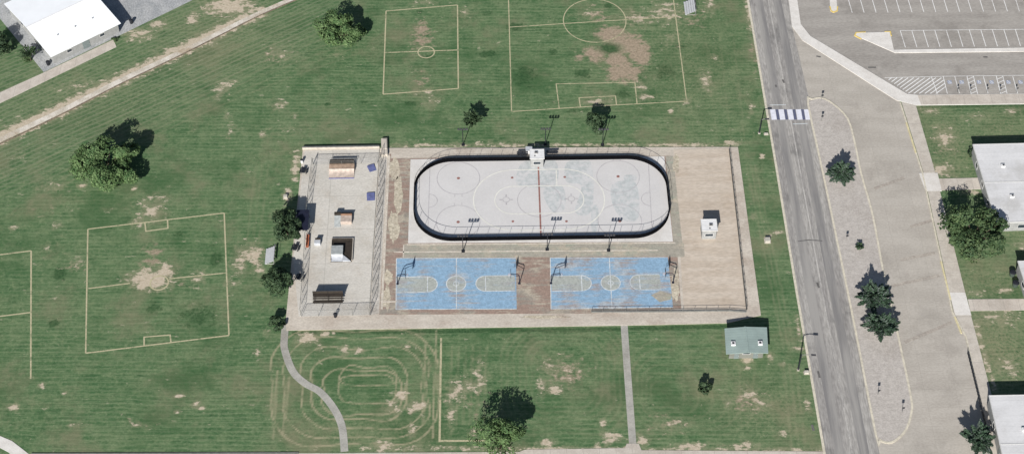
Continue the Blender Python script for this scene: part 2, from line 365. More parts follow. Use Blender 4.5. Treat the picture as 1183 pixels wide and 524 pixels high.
def thing(name, loc, label, cat, group=None, rz=0.0):
    o = bpy.data.objects.new(name, None); col.objects.link(o); o.location = loc; o.rotation_euler = (0, 0, rz)
    o.empty_display_size = 0.5
    return tag(o, label, cat, group)
def dup(root, loc, rz, label, group=None):
    r = root.copy(); col.objects.link(r); r.location = loc; r.rotation_euler = (0, 0, rz); r['label'] = label
    if group: r['group'] = group
    for ch in list(root.children):
        c = ch.copy(); col.objects.link(c); c.parent = r
        for g in list(ch.children):
            d = g.copy(); col.objects.link(d); d.parent = c
    return r
def slab(name, px, m, z=0.02, z0=-0.1): return struct(name, MB().prism([(p.x, p.y) for p in PP(px)], z0, z), m)
def xy(px): return [(p.x, p.y) for p in PP(px)]

# ------------------------------------------------------------------ ground sheet with wear attributes
def axis(a, b, step, far):
    core = np.arange(a, b, step); out = []; s = step*2; x = a
    while x > -far: x -= s; out.append(x); s *= 1.5
    left = np.array(out[::-1]); out = []; s = step*2; x = core[-1]
    while x < far: x += s; out.append(x); s *= 1.5
    return np.concatenate([left, core, np.array(out)])
gx = axis(-140, 150, 0.36, 900); gy = axis(-68, 90, 0.36, 900)
X, Y = np.meshgrid(gx, gy); nx, ny = len(gx), len(gy)
def ell(px, py, rx, ry, p=1.0):
    """soft blob: 1 in the middle, 0 at the edge; picture radii turned into metres"""
    c = P(px, py); ax = (P(px+rx, py)-c).length; ay = (P(px, py+ry)-c).length
    d = np.sqrt(((X-c.x)/ax)**2+((Y-c.y)/ay)**2); return np.clip(1.15-d*0.75, 0, 1)**p*(d < 1.6)
def seg(px, width, closed=False, sm=0):
    pts = xy(px)
    if sm: pts = [(p[0], p[1]) for p in smooth(pts, sm, closed)]
    out = np.full(X.shape, 1e9)
    n = len(pts)
    for k in range(n if closed else n-1):
        a, b = pts[k], pts[(k+1) % n]
        x0, x1 = min(a[0], b[0])-3*width, max(a[0], b[0])+3*width; y0, y1 = min(a[1], b[1])-3*width, max(a[1], b[1])+3*width
        i0, i1 = np.searchsorted(gx, x0), np.searchsorted(gx, x1); j0, j1 = np.searchsorted(gy, y0), np.searchsorted(gy, y1)
        if i1 <= i0 or j1 <= j0: continue
        xs, ys = X[j0:j1, i0:i1], Y[j0:j1, i0:i1]
        dx, dy = b[0]-a[0], b[1]-a[1]; L2 = dx*dx+dy*dy+1e-9
        t = np.clip(((xs-a[0])*dx+(ys-a[1])*dy)/L2, 0, 1); d = np.hypot(xs-a[0]-t*dx, ys-a[1]-t*dy)
        out[j0:j1, i0:i1] = np.minimum(out[j0:j1, i0:i1], d)
    return np.clip(1.35-out/width, 0, 1)
Z = lambda: np.zeros(X.shape)
dirt, lush, lane, pink, dry = Z(), Z(), Z(), Z(), Z()
tl_ = np.array(xy([(0, 161.5), (300, 15.5)])); td = (tl_[1]-tl_[0])/np.linalg.norm(tl_[1]-tl_[0]); sd = (X-tl_[0][0])*td[1]-(Y-tl_[0][1])*td[0]
diag = np.clip((sd+30)/6, 0, 1)*np.clip((22-sd)/10, 0, 1)*np.clip((P(420, 30).x-X)/14, 0, 1)
for a in [(265, 8, 34, 12, .95), (223, 21, 9, 8, .85), (160, 40, 22, 9, .7), (182, 28, 12, 6, .75), (257, 101, 11, 8, .72), (252, 112, 6, 6, .6), (265, 94, 12, 4, .6), (268, 150, 12, 9, .4), (262, 135, 10, 8, .35),
          (175, 240, 22, 20, .55), (160, 255, 12, 8, .6), (175, 322, 30, 15, .95), (190, 312, 14, 9, .8), (228, 322, 12, 14, .55), (91, 303, 9, 8, .6), (65, 260, 8, 6, .55), (15, 263, 8, 6, .5), (55, 285, 6, 6, .5), (95, 215, 8, 3, .7), (155, 217, 5, 4, .6),
          (278, 300, 14, 24, .62), (292, 294, 16, 16, .7), (268, 327, 8, 6, .6), (300, 310, 8, 12, .6), (332, 225, 7, 12, .7), (341, 192, 6, 20, .8), (345, 180, 8, 8, .6),
          (487, 107, 16, 5, .55), (492, 2, 20, 5, .5), (325, 63, 18, 12, .48), (322, 120, 12, 8, .6), (340, 135, 5, 5, .5), (303, 155, 5, 5, .7), (540, 15, 10, 8, .45), (390, 63, 9, 5, .4), (498, 119, 12, 6, .55),
          (690, 118, 24, 5, .62), (745, 112, 10, 5, .7), (770, 15, 26, 18, .6), (775, 45, 20, 12, .4), (735, 22, 20, 14, .5), (680, 15, 22, 12, .42), (740, 100, 10, 8, .6), (793, 118, 8, 6, .6), (815, 95, 9, 16, .62), (820, 8, 10, 12, .55), (865, 20, 5, 40, .55), (775, 129, 4, 4, .7), (640, 118, 4, 3, .6), (825, 65, 8, 8, .4),
          (355, 390, 16, 8, .78), (375, 385, 14, 5, .6), (398, 404, 6, 8, .72), (415, 404, 8, 6, .7), (370, 402, 6, 5, .6), (470, 400, 9, 5, .6), (463, 455, 10, 7, .78), (480, 469, 17, 8, .78), (455, 470, 14, 12, .6), (443, 515, 16, 7, .9), (352, 442, 6, 4, .6), (475, 495, 10, 12, .45),
          (527, 452, 16, 16, .68), (545, 445, 14, 14, .6), (555, 440, 8, 12, .72), (550, 497, 10, 6, .75), (520, 470, 10, 30, .48), (553, 430, 12, 30, .42),
          (640, 449, 13, 7, .85), (626, 445, 9, 14, .62), (655, 425, 28, 18, .45), (632, 425, 12, 16, .5), (697, 490, 5, 8, .7), (706, 505, 14, 9, .72), (741, 507, 10, 9, .72), (631, 511, 13, 6, .78), (690, 516, 8, 5, .6), (560, 374, 12, 4, .5), (610, 375, 6, 3, .5),
          (778, 490, 22, 12, .46), (841, 464, 6, 6, .7), (866, 455, 16, 10, .55), (876, 466, 18, 10, .55), (800, 514, 26, 5, .68), (862, 512, 9, 5, .75), (864, 416, 9, 5, .82), (862, 424, 7, 4, .7), (890, 413, 6, 8, .6), (904, 421, 5, 4, .8), (923, 380, 4, 22, .62), (925, 402, 9, 3, .8), (933, 467, 5, 9, .72), (850, 514, 40, 4, .55), (905, 500, 14, 8, .4),
          (887, 272, 10, 5, .6), (900, 268, 8, 3, .7), (870, 250, 5, 5, .7), (880, 180, 4, 4, .7), (868, 125, 6, 8, .6), (846, 165, 16, 4, .7), (820, 168, 20, 3, .55),
          (1092, 160, 15, 16, .66), (1088, 196, 20, 9, .72), (1075, 128, 12, 6, .6), (1170, 128, 12, 8, .5), (1125, 135, 20, 8, .42), (1155, 365, 30, 18, .52), (1165, 425, 22, 16, .5), (1130, 338, 20, 4, .5), (1160, 335, 14, 6, .6), (1120, 222, 16, 4, .6), (1178, 283, 8, 6, .55),
          (15, 470, 8, 5, .85), (226, 467, 6, 5, .85), (232, 471, 6, 3, .8), (207, 457, 7, 3, .75), (205, 475, 5, 3, .7), (48, 445, 6, 5, .6), (74, 454, 4, 2, .7), (297, 405, 6, 8, .5), (310, 385, 8, 10, .4), (160, 490, 14, 6, .42), (88, 490, 14, 4, .42), (470, 165, 20, 4, .4), (560, 165, 60, 5, .42), (740, 167, 40, 4, .4), (10, 200, 20, 10, .35), (60, 215, 30, 12, .34), (20, 180, 25, 10, .3),
          (200, 60, 40, 10, .4), (90, 100, 40, 10, .42), (30, 140, 30, 8, .42), (330, 150, 30, 10, .34)]:
    dirt = np.maximum(dirt, ell(*a[:4])*a[4])
dirt = np.maximum(dirt, 0.9*seg([(0, 157), (69, 125), (137, 91), (206, 58.5), (251, 36)], 1.7))
dirt = np.maximum(dirt, 0.72*seg([(-20, 170), (0, 160), (69, 127), (137, 93), (206, 60), (300, 14)], 3.0))
dirt = np.maximum(dirt, 0.55*seg([(445, 168), (852, 167)], 0.8)); dirt = np.maximum(dirt, 0.5*seg([(420, 517), (950, 519)], 0.9))
dirt = np.maximum(dirt, 0.55*seg([(1126, 372), (1150, 452)], 0.9))
for a in [(487, 42, 16, 26, .62), (488, 92, 16, 20, .45), (489, 68, 10, 12, .4), (706, 40, 20, 12, .9), (722, 51, 28, 15, .95), (739, 62, 15, 20, .95), (719, 83, 24, 15, .95), (689, 62, 18, 11, .85), (668, 66, 10, 8, .6), (712, 70, 16, 14, .9), (690, 18, 26, 18, .45), (735, 20, 30, 18, .42), (175, 298, 24, 22, .5), (176, 285, 18, 16, .4), (60, 295, 40, 20, .3), (215, 328, 22, 12, .4), (655, 430, 36, 26, .5), (545, 460, 40, 40, .35), (865, 465, 30, 20, .5), (775, 488, 36, 20, .42), (475, 470, 20, 20, .3), (300, 300, 26, 30, .35), (1092, 165, 24, 26, .4), (800, 20, 34, 26, .4), (320, 65, 30, 16, .4), (260, 155, 40, 20, .25), (88, 305, 26, 16, .4), (870, 60, 8, 60, .4), (160, 490, 60, 14, .3), (50, 240, 60, 20, .25)]:
    pink = np.maximum(pink, ell(*a[:4])*a[4])
for a in [(69, 316, 10, 10, .95), (250, 299, 10, 11, .95), (230, 365, 34, 22, .7), (178, 355, 12, 14, .7), (62, 374, 9, 7, .85), (561, 62, 14, 5, .9), (562, 15, 14, 6, .6), (605, 88, 22, 20, .75), (673, 85, 12, 8, .85), (768, 82, 18, 16, .75), (595, 31, 18, 7, .8), (704, 56, 14, 6, 1.3), (638, 60, 8, 5, .8), (702, 7, 7, 4, .9), (720, 108, 12, 8, .8), (787, 54, 9, 4, .8), (565, 62, 12, 5, .9), (563, 15, 8, 4, .7), (475, 120, 18, 5, .7), (668, 128, 24, 5, .7), (485, 14, 6, 3, .9), (494, 66, 12, 6, .7), (378, 120, 5, 3, .9), (420, 118, 10, 3, .7), (245, 285, 10, 8, .5), (205, 270, 14, 10, .6), (162, 300, 6, 5, .5), (760, 380, 50, 8, .5), (640, 382, 70, 8, .5), (560, 62, 10, 5, .8), (870, 320, 10, 60, .45), (880, 200, 10, 50, .45), (560, 505, 40, 14, .35), (440, 385, 60, 8, .4)]:
    lush = np.maximum(lush, ell(*a[:4])*a[4])
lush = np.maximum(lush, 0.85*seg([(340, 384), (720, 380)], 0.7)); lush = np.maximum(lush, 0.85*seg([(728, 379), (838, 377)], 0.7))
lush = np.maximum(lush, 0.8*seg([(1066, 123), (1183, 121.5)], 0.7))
# worn lanes: the nested loops ridden into the grass at the lower left
def rr(x0, y0, x1, y1, r=0.35):
    """rounded loop through picture corners"""
    w_, h_ = x1-x0, y1-y0; a, b = w_*r*0.5, h_*r*0.6
    return [(x0+a, y0), (x0+w_/2, y0+1), (x1-a, y0), (x1, y0+b), (x1, y0+h_/2), (x1, y1-b), (x1-a, y1), (x0+w_/2, y1-1), (x0+a, y1), (x0, y1-b), (x0, y0+h_/2), (x0, y0+b)]
for q in [(397, 433, 454, 445), (393, 424, 458, 466), (374, 427, 462, 479), (360, 413, 469, 484), (349, 401, 487, 495), (330, 392, 494, 504), (316, 382, 504, 513)]:
    lane = np.maximum(lane, 0.85*seg([(x+rng.normal(0, 1.3), y+rng.normal(0, 1.0)) for x, y in rr(*q)], rng.uniform(.15, .22), True, 5))
for pl in [[(321, 428), (315, 507)], [(333.5, 436), (327.5, 500)], [(504, 382), (500, 505)], [(491, 395), (489, 490)]]: lane = np.maximum(lane, 0.8*seg(pl, 0.2))
for k in range(6): lane = np.maximum(lane, 0.22*seg([(522+k*8, 400), (519+k*8, 490)], 0.25))
for k in range(6): lane = np.maximum(lane, 0.14*seg(rr(615-k*7, 398-k*4, 688+k*7, 470+k*6), 0.3, True, 5)); lane = np.maximum(lane, 0.14*seg(rr(752-k*5, 440-k*9, 790+k*16, 470+k*6), 0.3, True, 5))
for k in range(9): lane = np.maximum(lane, 0.16*seg([(18+k*5, 175+k*6), (140+k*4, 120+k*5), (260+k*6, 60+k*5), (350+k*8, 22+k*5)], 0.28, False, 5))
for k in range(3): lane = np.maximum(lane, 0.15*seg([(296+k*7, 190), (284+k*7, 290)], 0.3)); lane = np.maximum(lane, 0.1*seg([(815+k*16, 40), (828+k*16, 160)], 0.3)); lane = np.maximum(lane, 0.18*seg([(905+k*7, 420), (915+k*8, 520)], 0.3))
for k in range(3): lane = np.maximum(lane, 0.2*seg([(862+k*5, 190), (905+k*6, 400)], 0.25))
for a in [(1095, 165, 34, 45, .5), (1160, 150, 40, 25, .5), (1140, 325, 40, 20, .5), (1160, 400, 40, 50, .65), (1178, 270, 20, 20, .4), (90, 115, 90, 35, .3), (250, 40, 80, 40, .3), (800, 80, 60, 80, .3), (880, 470, 60, 40, .35), (430, 500, 90, 20, .3)]:
    dry = np.maximum(dry, ell(*a[:4])*a[4])
me = bpy.data.meshes.new('ground')
verts = np.stack([X.ravel(), Y.ravel(), np.zeros(X.size)], 1)
idx = np.arange(nx*ny).reshape(ny, nx)
quads = np.stack([idx[:-1, :-1], idx[:-1, 1:], idx[1:, 1:], idx[1:, :-1]], -1).reshape(-1, 4)
me.vertices.add(len(verts)); me.vertices.foreach_set('co', verts.ravel())
me.loops.add(quads.size); me.loops.foreach_set('vertex_index', quads.ravel())
me.polygons.add(len(quads)); me.polygons.foreach_set('loop_start', np.arange(0, quads.size, 4)); me.polygons.foreach_set('loop_total', np.full(len(quads), 4))
me.update(calc_edges=True)
for nm, arr in (('dirt', dirt), ('lush', lush), ('lane', lane), ('pink', pink), ('dry', dry), ('diag', diag)):
    at = me.attributes.new(nm, 'FLOAT', 'POINT'); at.data.foreach_set('value', arr.astype(np.float32).ravel())
me.materials.append(M['grass'])
go = bpy.data.objects.new('ground', me); col.objects.link(go); go['kind'] = 'structure'

# ------------------------------------------------------------------ roads, pavements, lot
slab('road', [(857, -40), (904, -40), (911, 0), (915, 31), (922, 60), (934, 112), (951, 200), (984, 360), (1011, 500), (1024, 560), (960, 560), (952.6, 524), (920, 335), (896.5, 191), (864, 0)], M['road'], 0.012)
slab('frontage_road', [(915, 31), (927, 47), (1035, 115), (1040, 118), (1065, 200), (1099.5, 360), (1115, 389), (1146, 524), (1156, 560), (1024, 560), (1011, 500), (984, 360), (951, 200), (934, 112), (922, 60)], M['front'], 0.008)
slab('parking_lot', [(919, -40), (1300, -40), (1300, 110), (1183, 108.5), (1046, 110), (936, 42), (925, 28), (921, 0)], M['lot'], 0.012)
med = [(933.5, 120), (939, 115), (949, 113.5), (962, 120), (979.3, 137.4), (988, 168), (994.6, 200), (1008, 248), (1019.4, 309), (1030, 355), (1038, 390), (1052, 457), (1053, 475), (1047, 495), (1036, 507), (1027, 511), (1017, 508), (1011.5, 500), (984, 360), (950.7, 200)]
slab('gravel_median', med, M['gravel'], 0.10)
struct('kerb', MB().wallstrip([p for p in smooth(xy(med), 3, True)], 0.42, -0.05, 0.14, True), M['kerb'])
slab('sidewalk', [(905, -40), (918, -40), (921, 0), (925, 28), (936, 42), (1048, 109), (1060, 110), (1183, 108.5), (1300, 107), (1300, 119), (1183, 120.5), (1058, 122), (1035, 116), (927, 47), (915, 31), (911, 0)], M['walkpale'], 0.125)
slab('sidewalk', [(1060, 110.4), (1300, 107.4), (1300, 118.8), (1064, 121.6)], M['walkx'], 0.131)
slab('sidewalk', [(1041.5, 118.5), (1058, 122.3), (1080.5, 200), (1120.5, 360), (1145, 454), (1157, 510), (1170, 560), (1152, 560), (1143, 507), (1117, 389), (1101.5, 360), (1067, 200)], M['walk'], 0.125)
slab('sidewalk_ramp', [(1061.5, 200), (1083, 200), (1088, 221), (1069.5, 221)], M['walkpale'], 0.132)
slab('sidewalk_ramp', [(1097, 338), (1115, 338), (1122, 364), (1103.5, 364)], M['walkpale'], 0.132)
struct('kerb', MB().wallstrip(xy([(1040, 119), (1065.5, 200), (1100, 360), (1116, 389), (1142, 507), (1152, 560)]), 0.32, -0.05, 0.15), M['kerb'])
struct('painted_kerb', MB().wallstrip(xy([(1047, 142), (1058, 177)]), 0.34, -0.05, 0.156).wallstrip(xy([(1087, 302), (1098, 346)]), 0.34, -0.05, 0.156).wallstrip(xy([(1103, 366), (1110.5, 385)]), 0.34, -0.05, 0.156), M['kerb_y'])
struct('kerb', MB().wallstrip(xy([(858, -30), (864, 0), (896.5, 191), (920, 335), (952.6, 524), (957, 550)]), 0.5, -0.05, 0.07), M['kerb'])
slab('footpath', [(1081, 206.5), (1150, 205), (1152, 218), (1086, 220)], M['walkx'], 0.06)
slab('footpath', [(1118, 345.5), (1260, 344.5), (1262, 357), (1121, 359)], M['walkx'], 0.06)
# parking islands and lines
slab('parking_island', [(957, -40), (963, -40), (967.5, 12), (963, 14.5), (959, 13)], M['walkpale'], 0.14)
struct('painted_kerb', MB().wallstrip(xy([(958.7, 8), (960, 13), (963, 14.6), (967, 13), (967.6, 8)]), 0.3, 0, 0.16), M['yellow'])
slab('parking_island', [(987, 41), (990, 38.5), (1028, 37.5), (1032.5, 58), (1183, 55.5), (1300, 54), (1300, 57.5), (1183, 60), (1034, 61.5)], M['walkpale'], 0.14)
struct('painted_kerb', MB().wallstrip(xy([(995, 45.5), (987.5, 41.5), (989, 38.2), (1000, 37.6)]), 0.3, 0, 0.16).wallstrip(xy([(1022, 37.2), (1028.3, 37), (1029.5, 42)]), 0.3, 0, 0.16), M['yellow'])
mk = MB()
for k in range(18):
    x = 979+k*13.8; mk.strip(xy([(x, -4), (x+5.5, 15-k*0.12)]), 0.16, 0.02)
for k in range(18):
    x = 1040+k*13.3; mk.strip(xy([(x, 35.5-k*.12), (x+6, 55-k*.16)]), 0.16, 0.02)
mk.strip(xy([(1040, 35.5), (1270, 33.2)]), 0.14, 0.019)
def lots(x0, x1, ang, n):   # a hatched bay
    y0, y1 = 88.0, 108.5
    mk.strip(xy([(x0, y0), (x0+5, y1)]), 0.15, 0.02); mk.strip(xy([(x1, y0), (x1+5, y1)]), 0.15, 0.02)
    for k in range(n):
        ya, yb = y0+(k+0.2)*(y1-y0)/n, y0+(k+1.0)*(y1-y0)/n
        mk.strip(xy([(x0+5*(ya-y0)/20, yb), (x1+5*(ya-y0)/20, ya)]), 0.15, 0.021)
for k in range(13):     # the big diagonal hatching, clipped by the walkway and the bay edge
    xt = 1030+k*6.4; yb = min(108.2, 90+(xt-1023)/2.875); yt = max(90.0, 90+(xt-1089.5)/1.675)
    if yb-yt > 1.5: mk.strip(xy([(xt-1.405*(yb-90), yb), (xt-1.405*(yt-90), yt)]), 0.22, 0.02+k*.0003)
mk.strip(xy([(1022, 90), (1090, 88.3), (1183, 87.2)]), 0.13, 0.019); mk.strip(xy([(1076, 89), (1083, 108.5)]), 0.15, 0.022); mk.strip(xy([(1089.5, 88), (1094.5, 108.5)]), 0.15, 0.022)
for x in (1103, 1136, 1170): mk.strip(xy([(x, 88.5), (x+5.5, 108)]), 0.15, 0.02)
for x in (1117, 1151, 1185): lots(x, x+7.5, 0, 5)
struct('parking_line', mk, M['park_w'])
sb, sw = MB(), MB()
for x in (1097, 1111, 1131, 1145.5, 1165, 1179):
    c = P(x, 95); sb.prism([(c.x-.5, c.y-.55), (c.x+.5, c.y-.55), (c.x+.5, c.y+.55), (c.x-.5, c.y+.55)], 0.0, 0.02)
    ring = [(c.x+0.05+.28*math.cos(t), c.y-.18+.28*math.sin(t)) for t in np.linspace(R(-200), R(40), 9)]
    sw.strip(ring, 0.09, 0.026); sw.strip([(c.x-.08, c.y+.38), (c.x-.05, c.y+.02), (c.x+.22, c.y+.0), (c.x+.36, c.y-.36)], 0.10, 0.027)
    sw.prism([(c.x-.08+.1*math.cos(t), c.y+.48+.1*math.sin(t)) for t in np.linspace(0, 2*math.pi, 9)[:-1]], 0, 0.027)
struct('accessible_parking_symbol', sb, M['symblue']); struct('accessible_parking_figure', sw, M['park_w'])
# crosswalk and lane wear
xw = MB()
for x in (889.5, 899.3, 909.3, 919.3, 928.8): xw.poly([(*p.xy, 0.02) for p in PP([(x, 126.5), (x+6, 126.3), (x+8, 138.3), (x+2, 138.5)])])
struct('crosswalk', xw, M['xwalk'])
xs_ = MB()
for x in (895.8, 905.5, 915.5, 925.3): xs_.poly([(*p.xy, 0.017) for p in PP([(x, 126.5), (x+3.2, 126.4), (x+5.2, 138.3), (x+2, 138.4)])])
struct('crosswalk_gap', xs_, plain('dark blue crosswalk gap', (0.09, 0.10, 0.16), 0.8, 0.1))
st = MB(); st.strip(xy([(889, 121.5), (908, 121.2)]), 0.2, 0.02); st.strip(xy([(916, 143.3), (933, 142.8)]), 0.2, 0.02); struct('stop_line', st, M['cline'])
def stripmat(name, c): return pave(name, tuple(x*.92 for x in c), c, tuple(x*.7 for x in c), 0.9, (1, 0.05), .6, .35)
tyre = MB()
for f0 in (0.27, 0.72):
    pts = [(862+40*f0*1.15+k*0, 0) for k in range(0)]
    L = [(864, 0), (896.5, 191), (920, 335), (952.6, 524)]; Rr = [(911, 0), (950, 191), (979, 335), (1017, 524)]
    tyre.strip(xy([(a[0]+(b[0]-a[0])*f0, a[1]) for a, b in zip(L, Rr)]), 1.9, 0.015)
tm = G('tyre polished asphalt', 0.85); a_ = tm.noise(0.5, 6, tm.P(1, .06, 1), .65)
tm.col(tm.mix(tm.rng(a_, .35, .65), (0.165, 0.16, 0.158), (0.27, 0.26, 0.245)))
struct('tyre_wear', tyre, tm.m)
cl = MB(); cl.strip(xy([((a[0]+b[0])/2, a[1]) for a, b in zip(L, Rr)]), 0.3, 0.019)
struct('centre_line', cl, worn('faded centre line', (0.40, 0.385, 0.36), (0.25, 0.24, 0.23), (0.3, 0.29, 0.275), 0.44, 0.6, (1, .2)))
tar = MB()
tar.strip(xy([(922, 278.5), (934, 277), (950, 278)]), 0.28, 0.02)
for q in [[(1136, 66), (1141, 66)], [(1082, 57), (1087, 57.5)], [(1003, 78), (1012, 78)], [(904, 92), (906, 96)], [(896, 98), (897, 101)], [(943, 65), (948, 66)], [(938, 490), (940, 497)], [(945, 428), (947, 436)], [(944, 326), (946, 332)]]: tar.strip(xy(q), 0.45, 0.02)
struct('tar_patch', tar, M['seam'])
fr = MB()
for q in [[(1052, 262), (1075, 255), (1088, 250)], [(1010, 218), (1045, 205)], [(1030, 330), (1085, 318)], [(1040, 300), (1080, 292)], [(1045, 395), (1100, 372)]]: fr.strip([tuple(p) for p in smooth(xy(q), 4)], 0.8, 0.013)
struct('damp_streak', fr, pave('stained frontage asphalt', (0.275, 0.245, 0.215), (0.34, 0.31, 0.27), (0.22, 0.2, 0.18), .8, (.5, .9), .6, .3))
# paths, bottom sidewalk, hall forecourt
def ribbon(name, px, w_, m, z=0.03, sm=6):
    pts = [tuple(p) for p in smooth(xy(px), sm)] if sm else xy(px)
    return struct(name, MB().wallstrip(pts, w_, -0.05, z), m)
ribbon('footpath', [(330, 374), (328.5, 390), (329, 404), (338, 428), (352, 442), (370, 452.5), (385.4, 471), (395, 492), (398, 521)], 1.5, M['path'])
ribbon('footpath', [(721, 375), (726, 445), (731.6, 521)], 1.45, M['path'], 0.03, 0)
slab('sidewalk', [(345, 523), (600, 521.5), (606, 519), (722, 517), (724, 512), (738, 512), (741, 519.5), (952, 521), (958, 545), (345, 550)], M['walkx'], 0.05)
slab('sidewalk', [(-60, 470), (-5, 501), (14, 509), (36, 526), (50, 545), (30, 545), (10, 522), (-60, 485)], M['walkpale'], 0.06)
struct('kerb', MB().wallstrip(xy([(36, 524), (180, 523.6), (345, 523)]), .3, -.05, .18), M['galv_dark'])
slab('hall_forecourt', [(-40, -22), (-8, 12), (50.5, 83.5), (223, 0), (290, -32), (290, -60), (-40, -60)], M['hallpave'], 0.015)
slab('footpath', [(-40, 126), (0, 107), (50, 84.3), (131, 46), (134.5, 54.5), (68, 86.5), (20, 110), (-40, 138)], M['walkx'], 0.04)
ribbon('drainage_track', [(-30, 176), (0, 161.5), (69, 129), (137, 94.5), (206, 62), (251, 39.5), (300, 15.5), (350, -6)], 1.5, M['track'], 0.03, 4)
struct('track_kerb', MB().wallstrip([tuple(p) for p in smooth(xy([(-30, 181), (0, 166.5), (69, 133.5), (137, 98.5), (206, 65.5), (251, 43), (300, 18.5), (350, -3)]), 5)], 0.28, -0.05, 0.16), plain('broken track kerb', (0.20, 0.16, 0.12), 0.9, 0.3, 2))

# ------------------------------------------------------------------ the sports block
slab('apron_walk', [(350, 171.5), (852.5, 170), (879, 364), (841, 373), (760, 375), (640, 377), (331, 381.5), (330, 371)], M['apron'], 0.10)
slab('skate_park_slab', [(352, 174), (438, 172.5), (427, 364), (345, 365.5), (339, 300), (345, 240)], M['skate'], 0.112)
slab('skate_side_strip', [(438.8, 180), (447.5, 180), (437.5, 362), (427.8, 364)], pave('cracked strip concrete', (0.36, 0.34, 0.305), (0.44, 0.415, 0.375), (0.29, 0.26, 0.23), .6, (1, 1), .7, .4), 0.112)
slab('court_slab', [(450, 178), (774, 175.5), (787, 357), (684, 362), (438, 363.5)], M['red'], 0.112)
slab('tan_slab', [(778, 173), (842, 172), (861, 357), (790, 358)], M['lotslab'], 0.114)
slab('north_walk', [(452, 174.5), (777, 172.5), (777.5, 180.2), (452, 183)], M['apron'], 0.118)
slab('east_strip', [(769, 181), (777.5, 180), (790, 297), (772, 297), (778, 280)], M['greengrey'], 0.116)
slab('middle_strip', [(466, 283), (790, 281), (791, 296), (465, 298)], M['greengrey'], 0.117)
struct('kerb_line', MB().wallstrip(xy([(455, 291.3), (600, 290.3), (760, 289.2)]), 0.3, 0, 0.14).wallstrip(xy([(466.5, 283), (466, 297)]), 0.28, 0, 0.14).wallstrip(xy([(449.5, 180), (441, 357)]), 0.5, 0, 0.145).wallstrip(xy([(441, 349), (458, 348.3)]), 0.3, 0, 0.14).wallstrip(xy([(470, 282.6), (780, 280.6)]), 0.32, 0, 0.14), M['joint'])
pt = MB()
for q in [(456, 196, 7, 14), (460, 225, 6, 22), (455, 262, 7, 20), (448, 320, 6, 9), (447, 345, 5, 14), (781, 190, 4, 12), (780, 330, 5, 20), (760, 345, 16, 7), (630, 366, 30, 2)]:
    n = 18; pt.poly([(*P(q[0]+q[2]*math.cos(t)*(0.7+0.45*random.random()), q[1]+q[3]*math.sin(t)*(0.7+0.45*random.random())).xy, 0.121) for t in [2*math.pi*k/n for k in range(n)]])
struct('worn_patch', pt, pave('patched tan concrete', (0.35, 0.31, 0.24), (0.43, 0.39, 0.31), (0.27, 0.22, 0.18), 1.2, (.6, 1), .7, .5))
# rink floor
slab('rink_slab', [(474.3, 184.5), (767.4, 181), (777.4, 279.3), (471.5, 281)], M['rinkslab'], 0.125)
A0, B0, C0, D0 = P(477.5, 277.5), P(774, 276), P(769.5, 184), P(480, 186.5)
rx0, rx1 = (A0.x+D0.x)/2, (B0.x+C0.x)/2; ry0, ry1 = (A0.y+B0.y)/2, (C0.y+D0.y)/2
def rrect(x0, y0, x1, y1, r, k=12):
    out = []
    for cx_, cy_, a0 in ((x1-r, y1-r, 0), (x0+r, y1-r, 90), (x0+r, y0+r, 180), (x1-r, y0+r, 270)):
        out += [(cx_+r*math.cos(R(a0+90*j/k)), cy_+r*math.sin(R(a0+90*j/k))) for j in range(k+1)]
    return out
rink = rrect(rx0, ry0, rx1, ry1, 8.4)
struct('rink_floor', MB().prism(rink, 0.0, 0.130), M['rink'])
rp = MB(); zr_ = 0.1325
for px in [[(608, 186), (641, 185), (641, 214), (600, 215), (598, 198)], [(655, 188), (682, 187), (684, 243), (664, 245), (672, 215), (654, 210)], [(707, 214), (734, 211), (738, 250), (724, 256), (709, 240)], [(630, 217), (650, 216), (653, 240), (640, 246), (629, 230)], [(684, 240), (691, 240), (690, 266), (683, 266)], [(722, 203), (734, 203), (734, 209), (722, 209)]]:
    zr_ += 0.0012; rp.poly([(*p, zr_) for p in [tuple(v) for v in smooth(xy(px), 4, True)]])
struct('rink_scuff', rp, M['rinkpatch'])
ZL = 0.144
def circ(c, r, a0=0, a1=360, n=40): return [(c[0]+r*math.cos(R(a0+(a1-a0)*k/n)), c[1]+r*math.sin(R(a0+(a1-a0)*k/n))) for k in range(n+(a1-a0 != 360))]
def PX(px, py): p = P(px, py); return (p.x, p.y)
gl, rl, wl = MB(), MB(), MB()
for c in ((529.6, 206.2), (529.3, 256.7), (714, 204.2), (716, 255.6)):
    gl.strip(circ(PX(*c), 4.75), 0.16, ZL, True); q = PX(*c); rl.prism(circ(q, 0.36, n=12), 0, ZL+.003)
    for s in (-1, 1):
        for dx in (-.5, .5): gl.strip([(q[0]+dx*1.6, q[1]+s*4.8), (q[0]+dx*1.6, q[1]+s*5.5)], 0.12, ZL)
for c in ((591.7, 205.6), (592.5, 256), (652.4, 204.9), (654.4, 255.9)):
    q = PX(*c); rl.prism(circ(q, 0.3, n=12), 0, ZL+.003)
for a, b, cc, s in (((496.8, 191), (494.5, 262), (495, 232.3), 1), ((749, 188), (753, 262), (751.2, 230.3), -1)):
    gl.strip(xy([a, b]), 0.15, ZL); gl.strip(circ(PX(*cc), 1.95, -90 if s > 0 else 90, 90 if s > 0 else 270, 20), 0.15, ZL+.002)
gl.strip(circ(PX(623, 231.5), 4.8), 0.16, ZL, True)
for c in ((584.8, 231), (660, 230)):
    q = PX(*c); gl.strip(circ(q, 0.75, n=20), 0.16, ZL, True)
    for k in range(4): gl.strip([(q[0]+.9*math.cos(R(90*k)), q[1]+.9*math.sin(R(90*k))), (q[0]+1.5*math.cos(R(90*k)), q[1]+1.5*math.sin(R(90*k)))], 0.3, ZL)
